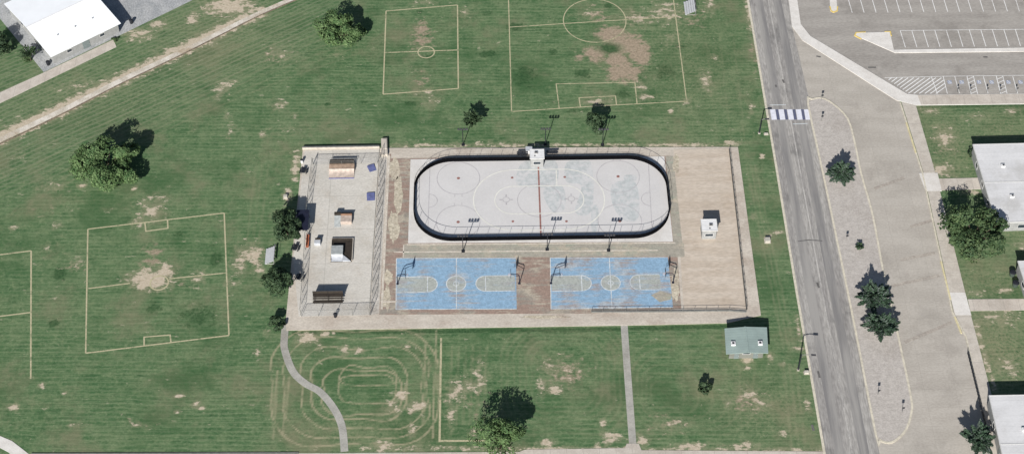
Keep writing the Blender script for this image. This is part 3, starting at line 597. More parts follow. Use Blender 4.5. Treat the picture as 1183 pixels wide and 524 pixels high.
rl.strip(xy([(621.6, 184.5), (625, 275.5)]), 0.36, ZL+.004)
def stad(px0, px1, py0, py1):
    a, b = PX(px0, (py0+py1)/2), PX(px1, (py0+py1)/2); y1, y0 = P(620, py0).y, P(620, py1).y; r = (y1-y0)/2
    yc = (y0+y1)/2; return [(b[0]-r+r*math.cos(R(90-180*k/24)), yc+r*math.sin(R(90-180*k/24))) for k in range(25)]+[(a[0]+r+r*math.cos(R(270-180*k/24)), yc+r*math.sin(R(270-180*k/24))) for k in range(25)]
wl.strip(stad(547, 698.5, 196.3, 266), 0.27, ZL+.007, True); wl.strip(stad(571.6, 674.5, 215.3, 247), 0.25, ZL+.007, True)
wl.strip(xy([(642.6, 196.8), (643.4, 215)]), 0.25, ZL+.009)
struct('rink_marking', gl, M['rline_g']); struct('rink_red_marking', rl, M['rline_r']); struct('rink_white_marking', wl, M['rline_w'])
# basketball courts
def court(tl, tr, br, bl, kl, kr, ctr, keyy, ends):
    slab('basketball_court', [tl, tr, br, bl], M['blue'], 0.128)
    kb, ln = MB(), MB(); y1, y0 = P(ctr[0], keyy[0]).y, P(ctr[0], keyy[1]).y; yc = (y0+y1)/2; r = (y1-y0)/2
    for (e, ft), s in ((kl, 1), (kr, -1)):
        xe, xf = P(e, ctr[1]).x, P(ft, ctr[1]).x
        arc = [(xf+s*r*math.cos(R(90-180*k/20)), yc+r*math.sin(R(90-180*k/20))) for k in range(21)]
        kb.prism([(xe, y1)]+arc+[(xe, y0)], 0.10, 0.133); ln.strip([(xe, y1)]+arc+[(xe, y0)], 0.17, 0.139); ln.strip([(xf, y1), (xf, y0)], 0.17, 0.141)
    c = PX(*ctr); kb.prism(circ(c, r*1.0), 0.10, 0.134); ln.strip(circ(c, r), 0.17, 0.139, True); ln.strip(circ(c, r*.28, n=20), 0.15, 0.139, True)
    ln.strip(xy([((tl[0]+tr[0])/2+.3, tl[1]), ((bl[0]+br[0])/2, bl[1])]), 0.16, 0.142)
    ln.strip(xy([tl, tr]), 0.15, 0.136); ln.strip(xy([bl, br]), 0.15, 0.136); ln.strip(xy([tl, bl]), 0.17, 0.138)
    struct('court_key', kb, M['key']); struct('court_line', ln, M['cline'])
court((458, 298.6), (596, 298.2), (597, 357), (457.5, 357.5), (459, 494), (595, 561), (527, 327.8), (319.3, 337), 0)
court((635.7, 298), (771.4, 297.5), (777.5, 355), (636.6, 357), (637, 672), (763, 739), (705.4, 326.8), (318, 335.5), 0)
slab('worn_court_corner', [(752, 341), (763, 336), (776, 340), (775.5, 346), (762, 349)], M['greengrey'], 0.1435)

# ------------------------------------------------------------------ soccer pitch lines
def pitch(name, lines, rings=(), w_=0.30):
    m = MB(); z = 0.012
    for L in lines:
        m.strip(xy(L), w_, z); z += 0.0015
    for px, py, r in rings: m.strip(circ(PX(px, py), r, n=36), w_, z, True); z += .0015
    return struct(name, m, M['pitch'])
pitch('soccer_pitch_line', [[(446, 13), (528.5, 6)], [(528.5, 6), (529.5, 102.4)], [(529.5, 102.4), (442.6, 109)], [(442.6, 109), (446, 13)], [(445, 61), (528.7, 58)]], [(492.4, 60.5, 1.95)])
pitch('soccer_pitch_line', [[(586, -20), (587.5, 0), (591, 129)], [(591, 129), (690, 122.5), (795, 117)], [(776.5, -12), (778, 0), (793.5, 118.5)], [(589, 31.6), (690, 25), (780, 19.6)], [(646, 125), (642.5, 97), (733.5, 95.5), (736, 120)], [(670.5, 123.5), (669, 113), (711, 111), (712.3, 121.5)]], [(687, 24, 7.6)], 0.24)
pitch('soccer_pitch_line', [[(101.5, 264.5), (259, 246)], [(259, 246), (264.5, 387)], [(264.5, 387), (99, 407.5)], [(99, 407.5), (101.5, 264.5)], [(102, 333), (150, 327)], [(195, 321.8), (261, 315)], [(167.4, 257), (168.5, 267), (194, 263.5), (193.5, 253.5)], [(166.5, 399), (166.5, 389), (196.5, 386.5), (197.5, 395)]], [(184, 326.5, 1.9)], 0.30)
pitch('soccer_pitch_line', [[(-40, 299), (36, 289.5)], [(36, 289.5), (35.5, 437)], [(-40, 370), (36, 360.5)]], (), 0.32)
pitch('practice_line', [[(509.6, 390), (507.8, 510)], [(507.8, 508.6), (566, 508.6)]], (), 0.42)

# ------------------------------------------------------------------ buildings
def wall_quad_detail(root, a, b, h, items):
    """doors / windows set 3 mm proud on the wall from a to b (xy); items: (kind, position along 0..1, width, z0, z1)"""
    a, b = Vector(a), Vector(b); d = (b-a); L = d.length; d.normalize(); nrm = Vector((d.y, -d.x)); rz = math.atan2(d.y, d.x)
    for kind, t, wd, z0, z1 in items:
        c = a+d*L*t
        if kind == 'door':
            o = MB().box((c.x+nrm.x*.03, c.y+nrm.y*.03, (z0+z1)/2), (wd, .06, z1-z0), rz).build('door', M['door'], root)
            h_ = c+d*(wd*.36)
            MB().box((h_.x+nrm.x*.09, h_.y+nrm.y*.09, (z0+z1)/2), (.14, .05, .05), rz).build('handle', M['trim'], o)
        else:
            o = MB()
            o.box((c.x+nrm.x*.03, c.y+nrm.y*.03, z1+.04), (wd+.16, .08, .08), rz).box((c.x+nrm.x*.04, c.y+nrm.y*.04, z0-.04), (wd+.2, .1, .08), rz)
            for s in (-1, 1): q = c+d*(s*(wd/2+.04)); o.box((q.x+nrm.x*.03, q.y+nrm.y*.03, (z0+z1)/2), (.08, .08, z1-z0), rz)
            o = o.build('window', M['trim'], root)
            MB().box((c.x+nrm.x*.012, c.y+nrm.y*.012, (z0+z1)/2), (wd-.01, .02, z1-z0-.01), rz).build('pane', M['glass'], o)
def world_parts(root):
    """parts were modelled in world coordinates: move the thing's origin to its base"""
    pass
def gable(name, label, cat, corners, eave, rise, roof_m, wall_m, ridge_along=0, over=0.35, details=None, group=None):
    """corners: four xy of the roof outline, counter-clockwise from the south-west; ridge runs along edge 0-1 (0) or edge 1-2 (1)"""
    c = [Vector(q) for q in corners]; ctr = sum(c, Vector((0, 0)))/4
    root = thing(name, (ctr.x, ctr.y, 0), label, cat, group)
    c = [q-ctr for q in c]
    w_ = [q*(1-over/q.length*1.3) for q in c]
    body = MB().prism([(q.x, q.y) for q in w_], -0.05, eave-0.02)
    k = 1 if ridge_along == 0 else 0     # the gable edges
    for e in (k, k+2):
        a, b = w_[e], w_[(e+1) % 4]; m = (a+b)/2
        i = len(body.v); body.v += [(a.x, a.y, eave-.02), (b.x, b.y, eave-.02), (m.x, m.y, eave+rise-.12)]; body.f.append((i, i+1, i+2))
    body.build('wall', wall_m, root)
    th = .14; r = MB()
    a, b = (c[1]+c[2])/2 if ridge_along == 0 else (c[0]+c[1])/2, (c[3]+c[0])/2 if ridge_along == 0 else (c[2]+c[3])/2
    def plane(p, q, r_, s):
        i = len(r.v); vv = [p, q, r_, s]; r.v.extend([tuple(x) for x in vv]+[(x[0], x[1], x[2]-th) for x in vv])
        r.f.extend([(i, i+1, i+2, i+3), (i+7, i+6, i+5, i+4)]+[(i+j, i+4+j, i+4+(j+1) % 4, i+(j+1) % 4) for j in range(4)])
    z, zr = eave+.02, eave+rise
    if ridge_along == 0:
        plane((*c[0], z), (*c[1], z), (*a, zr), (*b, zr)); plane((*c[2], z), (*c[3], z), (*b, zr+.002), (*a, zr+.002))
    else:
        plane((*c[1], z), (*c[2], z), (*b, zr), (*a, zr)); plane((*c[3], z), (*c[0], z), (*a, zr+.002), (*b, zr+.002))
    roof = r.build('roof', roof_m, root)
    if details:
        for e, items in details.items(): wall_quad_detail(root, w_[e], w_[(e+1) % 4], eave, items)
    return root, roof, c, w_, a, b
# hall with the white roof, upper left
h = 3.1
q = [P(58.8, 66, h), P(139.6, 27, h), P(4.6, 4.6, h)]; q4 = q[1]+q[2]-q[0]
root, roof, c, w_, ra, rb = gable('sports_hall', 'large white metal roofed hall on a grey forecourt in the upper left corner', 'building', [q[0].xy, q[1].xy, q4.xy, q[2].xy], h, 0.9, M['white_roof'], M['wall_pale'], 0, .7,
    {0: [('door', .5, 1.8, 0, 2.2), ('window', .25, 1.2, 1.3, 2.1), ('window', .75, 1.2, 1.3, 2.1)], 3: [('door', .7, 1.0, 0, 2.1), ('window', .3, 1.6, 1.2, 2.3)]})
d_ = (rb-ra).normalized(); MB().box(((ra.x+rb.x)/2, (ra.y+rb.y)/2, h+.93), ((rb-ra).length, .3, .06), math.atan2(d_.y, d_.x)).build('ridge_cap', M['white'], roof)
for k in range(3): p_ = c[0]+(c[1]-c[0])*(.25+.25*k)+(c[3]-c[0])*.22; MB().tube([(p_.x, p_.y, h+.2), (p_.x, p_.y, h+.75)], .12, 8).build('vent_pipe', M['galv'], roof)
# small green roofed building, lower right of the block
h = 2.5
q = [P(838.8, 408.5, h), P(887.6, 407.6, h), P(886, 377.7, h), P(837, 379, h)]
root, roof, c, w_, ra, rb = gable('restroom_building', 'small building with ribbed grey green gable roof and two white roof vents', 'building', [x.xy for x in q], h, 0.4, M['green_roof'], M['wall_tan'], 1, .8,
    {0: [('door', .22, 1.0, 0, 2.05), ('door', .78, 1.0, 0, 2.05), ('window', .5, 1.4, 1.5, 2.1)], 1: [('window', .5, 1.6, 1.5, 2.1)], 3: [('window', .5, 1.6, 1.5, 2.1)]})
MB().box(((ra.x+rb.x)/2, (ra.y+rb.y)/2, h+.435), (.35, (rb-ra).length, .07)).build('ridge_cap', M['green_roof'], roof)
for t in (.18, .82):
    p_ = c[0]+(c[1]-c[0])*t+(c[3]-c[0])*.36; zz = h+.4*(1-abs(t-.5)*2)
    v = MB().box((p_.x, p_.y, zz+.2), (.9, .9, .36)).build('roof_vent', M['white'], roof); MB().box((p_.x, p_.y, zz+.41), (.45, .45, .06)).build('vent_cap', M['lamp'], v)
# flat roofed classroom blocks on the right edge
def flat(name, label, px, h, seams=(), vents=(), details=None, group='pale flat roofed classroom blocks on the right edge'):
    q = PP(px, h); ctr = sum((Vector(x.xy) for x in q), Vector((0, 0)))/len(q); c = [Vector(x.xy)-ctr for x in q]
    root = thing(name, (ctr.x, ctr.y, 0), label, 'building', group)
    w_ = [x*(1-.3/x.length) for x in c]
    MB().prism([(x.x, x.y) for x in w_], -.05, h-.2).build('wall', M['wall_pale'], root)
    roof = MB().prism([(x.x, x.y) for x in c], h-.2, h).build('roof', M['grey_roof'], root)
    MB().wallstrip([(x.x, x.y) for x in c], .16, h-.22, h+.06, True).build('roof_edge', M['trim'], roof)
    for (a, b) in seams: A, B = P(*a, h), P(*b, h); MB().wallstrip([tuple(Vector(A.xy)-ctr), tuple(Vector(B.xy)-ctr)], .22, h-.01, h+.05).build('roof_seam', M['trim'], roof)
    for v in vents:
        p_ = Vector(P(*v, h).xy)-ctr; o = MB().box((p_.x, p_.y, h+.2), (.9, .7, .38)).build('roof_vent', M['white'], roof); MB().box((p_.x+.1, p_.y, h+.42), (.42, .36, .07)).build('vent_cap', M['lamp'], o)
    if details:
        for e, items in details.items(): wall_quad_detail(root, w_[e], w_[(e+1) % 4], h, items)
flat('classroom_block', 'pale flat roofed block above the big tree, with two roof vents and a seam', [(1151, 257), (1240, 254), (1212, 165), (1124, 167)], 3.3, [((1137.5, 210.5), (1226, 209))], [(1158.5, 192), (1169, 227)], {0: [('window', .15, 1.5, 1, 2.1), ('window', .35, 1.5, 1, 2.1), ('door', .55, 1, 0, 2.1)], 3: [('window', .2, 1.5, 1, 2.1), ('window', .45, 1.5, 1, 2.1), ('window', .7, 1.5, 1, 2.1)]})
flat('classroom_block', 'corner of a pale flat roofed block beside two dark green bins', [(1190, 345), (1260, 343), (1247, 300), (1176, 301.5)], 3.3, [], [(1200, 320)], {0: [('window', .3, 1.5, 1, 2.1)], 3: [('window', .5, 1.5, 1, 2.1)]})
flat('classroom_block', 'pale flat roofed block in the bottom right corner beside the black railing', [(1165, 556), (1250, 554), (1226, 455), (1142.7, 456.5)], 3.3, [((1154.5, 512.5), (1242, 511))], [(1183, 496)], {3: [('window', .3, 1.5, 1, 2.1), ('door', .6, 1, 0, 2.1)]})
# scorekeeper hut and kiosk
def hut(name, label, cat, x0, y0, x1, y1, h, group=None, mark=None):
    a, b = P(x0, y1, h), P(x1, y0, h); ctr = (a+b)/2; wx, wy = b.x-a.x, b.y-a.y
    root = thing(name, (ctr.x, ctr.y, .11), label, cat, group); h -= .11
    MB().box((0, 0, h/2-.06), (wx-.35, wy-.35, h-.12)).build('wall', M['wall_pale'], root)
    roof = MB().box((0, 0, h-.06), (wx, wy, .14)).build('roof', M['white'], root)
    MB().wallstrip([(-wx/2, -wy/2), (wx/2, -wy/2), (wx/2, wy/2), (-wx/2, wy/2)], .1, h-.14, h+.06, True).build('roof_edge', M['trim'], roof)
    wall_quad_detail(root, Vector((-wx/2+.175, -wy/2+.175)), Vector((wx/2-.175, -wy/2+.175)), h, [('window', .5, wx*.5, 1.0, 1.8)])
    wall_quad_detail(root, Vector((wx/2-.175, -wy/2+.175)), Vector((wx/2-.175, wy/2-.175)), h, [('door', .5, .9, 0, 2.0)])
    if mark:
        o = MB().box((mark[0], mark[1], h+.15), (.75, .6, .26)).build('roof_unit', M['galv'], roof); MB().box((mark[0], mark[1], h+.30), (.4, .34, .05)).build('fan_grille', M['lamp'], o)
        MB().box((mark[0]-.3, mark[1]-.9, h+.08), (.24, .24, .12)).build('hatch', M['lamp'], roof)
hut('scorekeeper_hut', 'small white roofed hut at the top middle of the rink boards', 'hut', 612.3, 172.4, 628.4, 183.4, 3.1, None, (-.2, .3))
hut('kiosk', 'small white flat roofed kiosk standing alone on the tan slab', 'kiosk', 811, 253, 827.5, 266.5, 3.1, None, (.35, -.1))
cb = thing('storage_box', P(611, 176, 0)+Vector((0, 0, .11)), 'low white storage box beside the hut at the top of the rink', 'box')
MB().box((0, 0, .55), (1.4, 1.2, 1.1)).build('bin_body', M['white'], cb); MB().box((0, 0, 1.14), (1.5, 1.3, .08)).build('lid', M['ramp_light'], cb)
for px0, px1, py, lb in ((597, 610, 179.5, 'left'), (631, 644, 178.5, 'right')):
    a = P((px0+px1)/2, py); wd = (P(px1, py)-P(px0, py)).length
    b = thing('player_bench', (a.x, a.y, .118), 'dark players bench behind the rink boards, %s of the scorekeeper hut' % lb, 'bench', 'players benches behind the rink')
    MB().box((0, 0, .45), (wd, .4, .07)).build('seat', M['dark_metal'], b); MB().box((0, .22, .8), (wd, .06, .4)).build('backrest', M['dark_metal'], b)
    for s in (-1, 1): MB().box((s*wd*.42, .04, .22), (.08, .36, .42)).build('leg', M['galv_dark'], b)

# ------------------------------------------------------------------ rink boards
rb_ = thing('rink_barrier', ((rx0+rx1)/2, (ry0+ry1)/2, .125), 'black oval hockey rink boards with a thin rail on posts around the white rink', 'rink boards')
ctr = Vector(((rx0+rx1)/2, (ry0+ry1)/2)); loop = [(p[0]-ctr.x, p[1]-ctr.y) for p in rink]
MB().wallstrip(loop, .22, 0, 0.95, True).build('board', M['black'], rb_)
MB().wallstrip(loop, .27, 0.95, 1.0, True).build('cap_rail', plain('black cap rail', (.006, .006, .007), 1.0, .1, spec=0.02), rb_)
lens = [0]; 
for k in range(len(loop)): lens.append(lens[-1]+(Vector(loop[(k+1) % len(loop)])-Vector(loop[k])).length)
def along(s):
    for k in range(len(loop)):
        if s <= lens[k+1]: t = (s-lens[k])/(lens[k+1]-lens[k]+1e-9); return Vector(loop[k]).lerp(Vector(loop[(k+1) % len(loop)]), t)
    return Vector(loop[0])
n = 60
pm = MB().tube([(0, 0, 0), (0, 0, 1.15)], .035, 6)
for k in range(n):
    v = along(lens[-1]*(k+.5)/n); o = pm.build('post', M['dark_metal'], rb_) if k == 0 else None
    if k == 0: pmesh = o.data
    else: o = bpy.data.objects.new('post', pmesh); col.objects.link(o); o.parent = rb_
    o.location = (v.x, v.y, 1.0)
MB().tube([(*p, 2.3) for p in loop]+[(*loop[0], 2.3)], .035, 6, False).build('top_rail', M['dark_metal'], rb_)
for s, lb in ((-1, 'left'), (1, 'right')):   # hockey goals' marks only: no goals stand on the rink
    pass

# ------------------------------------------------------------------ fences
def fence(name, label, px, h, step, mesh=True, m='galv_dark', r=.05, rails=(1.0,), z=.11, cat='fence', group='chain link fences round the skate park', low=None):
    pts = [Vector(p) for p in xy(px)]; o0 = pts[0]; root = thing(name, (o0.x, o0.y, z), label, cat, group)
    pts = [p-o0 for p in pts]; pmesh = None; poss = []
    for a, b in zip(pts, pts[1:]):
        n = max(1, round((b-a).length/step)); poss += [a.lerp(b, k/n) for k in range(n)]
    poss.append(pts[-1])
    for p in poss:
        if pmesh is None: o = MB().tube([(0, 0, 0), (0, 0, h)], r, 6).build('post', M[m], root); pmesh = o.data
        else: o = bpy.data.objects.new('post', pmesh); col.objects.link(o); o.parent = root
        o.location = (p.x, p.y, 0)
    for f in rails: MB().tube([(p.x, p.y, h*f) for p in pts], r*.8, 6).build('rail', M[m], root)
    if mesh:
        mb = MB()
        for a, b in zip(pts, pts[1:]): mb.quad((a.x, a.y, .05), (b.x, b.y, .05), (b.x, b.y, h), (a.x, a.y, h))
        mb.build('mesh_panel', M['link'], root)
    if low: MB().wallstrip([(p.x, p.y) for p in pts], low[0], -.1, low[1]).build('base_wall', M[low[2]], root)
    return root
fence('chain_link_fence', 'chain link fence along the west side of the skate park', [(361.5, 190), (355, 243), (352, 300), (347.5, 364)], 2.2, 3.0)
fence('chain_link_fence', 'chain link fence along the top of the skate park', [(362, 190), (436, 188.5)], 1.8, 3.4)
fence('chain_link_fence', 'long chain link fence between the skate park and the courts', [(439.3, 182), (428, 364)], 3.0, 3.0)
fence('chain_link_fence', 'chain link fence along the bottom of the skate park', [(348.5, 365.5), (427, 364)], 2.0, 3.4)
fence('low_wall_fence', 'dark low wall with a rail along the bottom right edge of the courts', [(683, 361), (775, 360.5), (842, 359.5), (862, 361)], 1.0, 2.5, False, 'galv_dark', .04, (1.0, .55), low=(.16, .32, 'galv_dark'), group=None)
fence('handrail', 'dark low rail between the tan slab and its right hand walkway', [(842.5, 173), (853, 268), (862.5, 358)], 0.9, 2.2, False, 'galv_dark', .045, (1.0, .5), low=(.22, .28, 'wood_and_shade'), group=None, cat='rail')
fence('railing', 'black railing along the sidewalk by the bottom right block', [(1117.5, 409), (1128, 452), (1141.5, 508)], 1.1, .9, False, 'dark_metal', .05, (1.0, .7, .4, .15), z=.125, group=None, cat='railing')
w0 = thing('parapet_wall', P(394, 172, 0), 'low concrete parapet with dark cap along the top edge of the skate park', 'wall')
a, b = P(349.5, 172.6)-w0.location, P(438.5, 171.2)-w0.location
MB().wallstrip([a.xy, b.xy], .3, 0, .75).build('wall', M['concrete'], w0); MB().wallstrip([a.xy, b.xy], .38, .75, .82).build('cap', M['galv_dark'], w0)
w1 = thing('ramp_wall', P(444, 170, 0), 'short concrete ramp wall jutting into the grass above the skate park fence', 'wall')
a = [P(440.5, 163)-w1.location, P(447.5, 162.5)-w1.location, P(448, 181)-w1.location, P(441, 181.5)-w1.location]
MB().prism([p.xy for p in a], -.05, .9).build('block', M['concrete'], w1)
MB().prism([tuple(p.xy*0.6+Vector((0.15, .4))) for p in a], .9, 1.05).build('cap', M['concrete'], w1)

# ------------------------------------------------------------------ skate park furniture
ZS = .112
def wedge(mb, x0, x1, y0, y1, z0, z1, curve=0, n=8):
    """ramp rising from y0 (height z0) to y1 (height z1)"""
    ys = [y0+(y1-y0)*k/n for k in range(n+1)]
    zs = [z0+(z1-z0)*((1-math.sqrt(max(0, 1-(k/n)**2))) if curve else k/n) for k in range(n+1)]
    i = len(mb.v)
    for y, z in zip(ys, zs): mb.v += [(x0, y, 0), (x1, y, 0), (x1, y, max(z, .02)), (x0, y, max(z, .02))]
    for k in range(n):
        a = i+4*k; b = a+4; f = [(a+3, a+2, b+2, b+3), (a+2, a+1, b+1, b+2), (a, a+3, b+3, b)]
        mb.f += f if y1 > y0 else [q[::-1] for q in f]
    e = i+4*n; mb.f.append((e+1, e, e+3, e+2) if y1 > y0 else (e, e+1, e+2, e+3)); mb.f.append((i, i+1, i+2, i+3))
    return mb
def at(px, py, z=0): p = P(px, py, z); return Vector((p.x, p.y, ZS))
# ramp 1
r1 = thing('skate_ramp', at(394.5, 206), 'wide tan skate ramp with a pale lower face and blue bottom edge', 'skate ramp')
wedge(MB(), -2.8, 2.8, 0, 1.9, .1, .95, 1).build('ramp_face', M['ramp_pink'], r1)
MB().box((0, 2.65, .48), (5.6, 1.45, .96)).build('deck', M['ramp_tan'], r1); MB().box((0, -.1, .06), (5.6, .16, .12)).build('edge', M['edge_blue'], r1)
MB().tube([(-2.8, 1.93, .98), (2.8, 1.93, .98)], .05, 6).build('coping', M['galv_dark'], r1)
g_ = MB()
for x in (-2.75, 0, 2.75): g_.tube([(x, 3.34, .95), (x, 3.34, 1.95)], .04, 6)
g_.tube([(-2.75, 3.34, 1.95), (2.75, 3.34, 1.95)], .04, 6).tube([(-2.75, 3.34, 1.5), (2.75, 3.34, 1.5)], .03, 6).build('guard_rail', M['galv_dark'], r1)
MB().box((0, 3.95, .65), (5.4, 1.1, 1.3)).build('rear_shade_block', M['wood_and_shade'], r1)  # dark block standing in for the shadow behind the ramp
for px, py, s, rz, lb in ((429.6, 195, (1.6, 1.7), R(22), 'tilted blue kicker ramp near the top right of the skate park'), (428.4, 228, (1.75, 2.0), R(4), 'square blue kicker ramp halfway down the skate park fence')):
    k_ = thing('kicker_ramp', at(px, py), lb, 'kicker ramp', 'blue kicker ramps'); k_.rotation_euler = (0, 0, rz)
    wedge(MB(), -s[0]/2, s[0]/2, -s[1]/2, s[1]/2, .03, .32).build('ramp_face', M['ramp_blue'], k_); MB().box((0, s[1]/2+.03, .16), (s[0], .05, .33)).build('back_panel', M['edge_blue'], k_)
# ramp 2
r2 = thing('funbox', at(399, 260), 'pink and brown skate box with grey side ramp below the wide tan ramp', 'skate box')
MB().box((.2, 1.1, .45), (2.4, 1.9, .9)).build('box', M['ramp_pink'], r2); wedge(MB(), -1.0, 1.4, 3.6, 2.06, .05, .92).build('rear_ramp', M['ramp_brown'], r2)
MB().box((.2, 2.0, 1.15), (2.4, .08, .5)).build('back_panel', M['ramp_brown'], r2)
wedge(MB(), -2.4, -1.02, -.6, 2.0, .04, .85).build('side_ramp', M['ramp_grey'], r2); MB().box((-1.7, 2.3, .7), (1.4, .55, 1.4)).build('end_shade_block', M['wood_and_shade'], r2)  # the dark end block stands in for the box's cast shadow
r3 = thing('grind_block', at(366.8, 284), 'small pale grind block with a shade-dark back near the left skate park fence', 'grind block')
MB().box((0, .5, .4), (1.3, 1.0, .8)).build('block', M['ramp_light'], r3); MB().box((.1, 1.15, .55), (1.15, .25, 1.1)).build('back_panel', M['wood_and_shade'], r3)  # dark panel added as the shade behind the pale block
r4 = thing('ramp_tower', at(394.3, 303), 'open skate pit with shade-dark floor and pale rim around a low grey block', 'skate pit')
MB().box((0, 3.1, .06), (4.6, 6.1, .12)).build('floor', M['wood_and_shade'], r4)  # dark floor colour paints in the shadow around the grey block
MB().wallstrip([(-2.3, .2), (-2.3, 6.2), (2.3, 6.2), (2.3, .2)], .16, 0, .5).build('rim', M['concrete'], r4)
MB().box((0, 6.05, .3), (4.3, .14, .5)).box((2.15, 3.1, .3), (.14, 5.6, .5)).build('rim_shade', M['wood_and_shade'], r4)  # dark inner faces continue the painted shade up the rim
MB().box((-.95, 2.7, .55), (2.5, 2.3, .88)).build('block', M['ramp_grey'], r4); wedge(MB(), -2.15, .3, .1, 1.5, .14, .8, 1).build('ramp_face', M['ramp_light'], r4)
MB().prism([(.35, .05), (2.0, .05), (.35, 1.7)], .12, .4).build('corner_wedge', M['ramp_light'], r4)
def bleacher(name, label, loc, L, rows, m, mf, rz=0, pitch_=.62, rise=.3, group=None, cat='bleacher'):
    """rows step up towards +y in its own frame"""
    b = thing(name, loc, label, cat, group, rz)
    for k in range(rows):
        MB().box((0, k*pitch_, .35+k*rise), (L, .40, .05)).build('seat_plank', m, b)
        if k: MB().box((0, k*pitch_-.33, .12+k*rise), (L, .22, .04)).build('foot_plank', m, b)
    for x in (-L*.44, 0, L*.44):
        f = MB(); top = (rows-1)*pitch_
        f.tube([(x, -.1, 0), (x, top+.2, 0.03)], .04, 5).tube([(x, -.1, .1), (x, top+.15, .3+(rows-1)*rise)], .04, 5).tube([(x, top+.15, 0), (x, top+.15, .3+(rows-1)*rise)], .04, 5).build('frame', mf, b)
    top = (rows-1)*pitch_+.28; zt = .35+(rows-1)*rise
    g = MB()
    for x in (-L/2, 0, L/2): g.tube([(x, top, 0), (x, top, zt+.9)], .03, 5)
    g.tube([(-L/2, top, zt+.9), (L/2, top, zt+.9)], .03, 5).build('back_rail', mf, b)
    return b
bl = bleacher('bleacher', 'dark timber bleacher by the bottom fence of the skate park', at(379, 350), 6.3, 3, M['wood_and_shade'], M['dark_metal'], 0, .62, .42)
MB().box((0, 1.62, 1.0), (6.3, .06, 1.9)).build('back_panel', M['wood_and_shade'], bl)  # dark sheet added in place of the bleacher's shadow
bleacher('bleacher', 'white aluminium bleacher at the top of the picture beside the large pitch', P(790, 11)-Vector((-.3, 0, 0)), 4.6, 5, M['alu'], M['galv'], -math.pi/2, .52, .26, 'white aluminium bleachers')
bleacher('bleacher', 'small white bleacher left of the skate park in worn grass', P(308, 297), 4.2, 4, M['alu'], M['galv'], -math.pi/2, .52, .26, 'white aluminium bleachers')
# orange bench, tables, bins on the west strip
ob = thing('bench', at(356, 280), 'long orange red bench along the west fence of the skate park', 'bench')
MB().box((0, 0, .45), (.5, 3.6, .08)).build('seat', M['orange'], ob); MB().box((-.28, 0, .8), (.08, 3.6, .45)).build('backrest', M['orange'], ob)
for s in (-1, 1): MB().box((-.05, s*1.5, .22), (.4, .1, .42)).build('leg', M['galv_dark'], ob)
sc_ = thing('shade_canopy', at(350, 262), 'dark navy flat shade canopy under the upper tree at the skate park', 'canopy')
MB().box((0, 0, 2.3), (2.9, 5.6, .12)).build('roof', M['navy'], sc_); MB().box((-1.3, 0, 2.4), (.14, 5.6, .1)).build('roof_edge', M['galv_dark'], sc_)
for x_ in (-1.3, 1.3):
    for y_ in (-2.6, 2.6): MB().tube([(x_, y_, 0), (x_, y_, 2.25)], .06, 6).build('post', M['galv_dark'], sc_)
def table(px, py, label, rz):
    t = thing('picnic_table', at(px, py), label, 'picnic table', 'dark picnic tables beside the skate park fence', rz)
    MB().box((0, 0, .74), (1.7, .75, .06)).build('tabletop', M['dark_metal'], t)
    for s in (-1, 1): MB().box((0, s*.72, .44), (1.7, .26, .05)).build('seat', M['dark_metal'], t)
    for s in (-1, 1): MB().box((s*.6, 0, .36), (.08, 1.4, .07)).box((s*.6, 0, .55), (.08, .5, .34)).box((s*.6, .5, .17), (.08, .08, .34)).box((s*.6, -.5, .17), (.08, .08, .34)).build('leg', M['galv_dark'], t)
table(341.5, 288, 'dark picnic table on the pale strip left of the orange bench', R(80)); table(346.5, 322, 'dark picnic table just right of the lower tree beside the skate park', R(70)); table(351, 199, 'dark picnic table on the pale strip in the top left of the skate park', R(84))
def bin_(px, py, label, z=ZS, m='white', s=.6, h=1.0):
    p = P(px, py); t = thing('litter_bin', (p.x, p.y, z), label, 'litter bin')
    MB().tube([(0, 0, 0), (0, 0, h)], [s*.42, s*.5], 12).build('bin_body', M[m], t); MB().tube([(0, 0, h), (0, 0, h+.12), (0, 0, h+.2)], [s*.55, s*.5, s*.2], 12).build('lid', M['dark_metal'], t)
bin_(349, 188.5, 'white litter bin with dark lid at the top left corner of the skate park'); bin_(387.5, 366, 'dark litter bin at the bottom fence of the skate park', ZS, 'dark_metal', .7)
bin_(56, 75, 'dark litter bin near the bottom corner of the white roofed hall', .015, 'dark_metal', .9); bin_(152, 27, 'dark litter bin right of the white roofed hall', .015, 'dark_metal', .9)
bin_(1169, 318, 'round dark green bin nearest the block corner, upper of two', 0, 'bin_green', 1.3, 1.1); bin_(1172.5, 330, 'round dark green bin by the block corner, lower of two', 0, 'bin_green', 1.3, 1.1)
def block(px, py, size, label, m='white', cat='utility box', name='utility_box'):
    size = tuple(v*.8 for v in size); m = 'rock'
    p = P(px, py); t = thing(name, (p.x, p.y, 0), label, cat)
    MB().box((0, 0, .06), (size[0]+.3, size[1]+.3, .14)).build('plinth', M['concrete'], t); MB().box((0, 0, .13+size[2]/2), size).build('cabinet', M[m], t); MB().box((0, 0, .16+size[2]), (size[0]+.08, size[1]+.08, .06)).build('lid', M['rock'], t)
block(886.5, 278.5, (1.3, 1.2, .7), 'pale utility box in the grass strip between the tan slab and the road'); block(931.5, 430.5, (1.0, .6, .5), 'small pale utility box beside the street lamp by the road'); block(330, 228, (.9, .8, .6), 'small pale utility box in the grass left of the skate park')
block(885, 155.3, (.9, .35, .3), 'small pale utility box in the verge below the crosswalk pole')

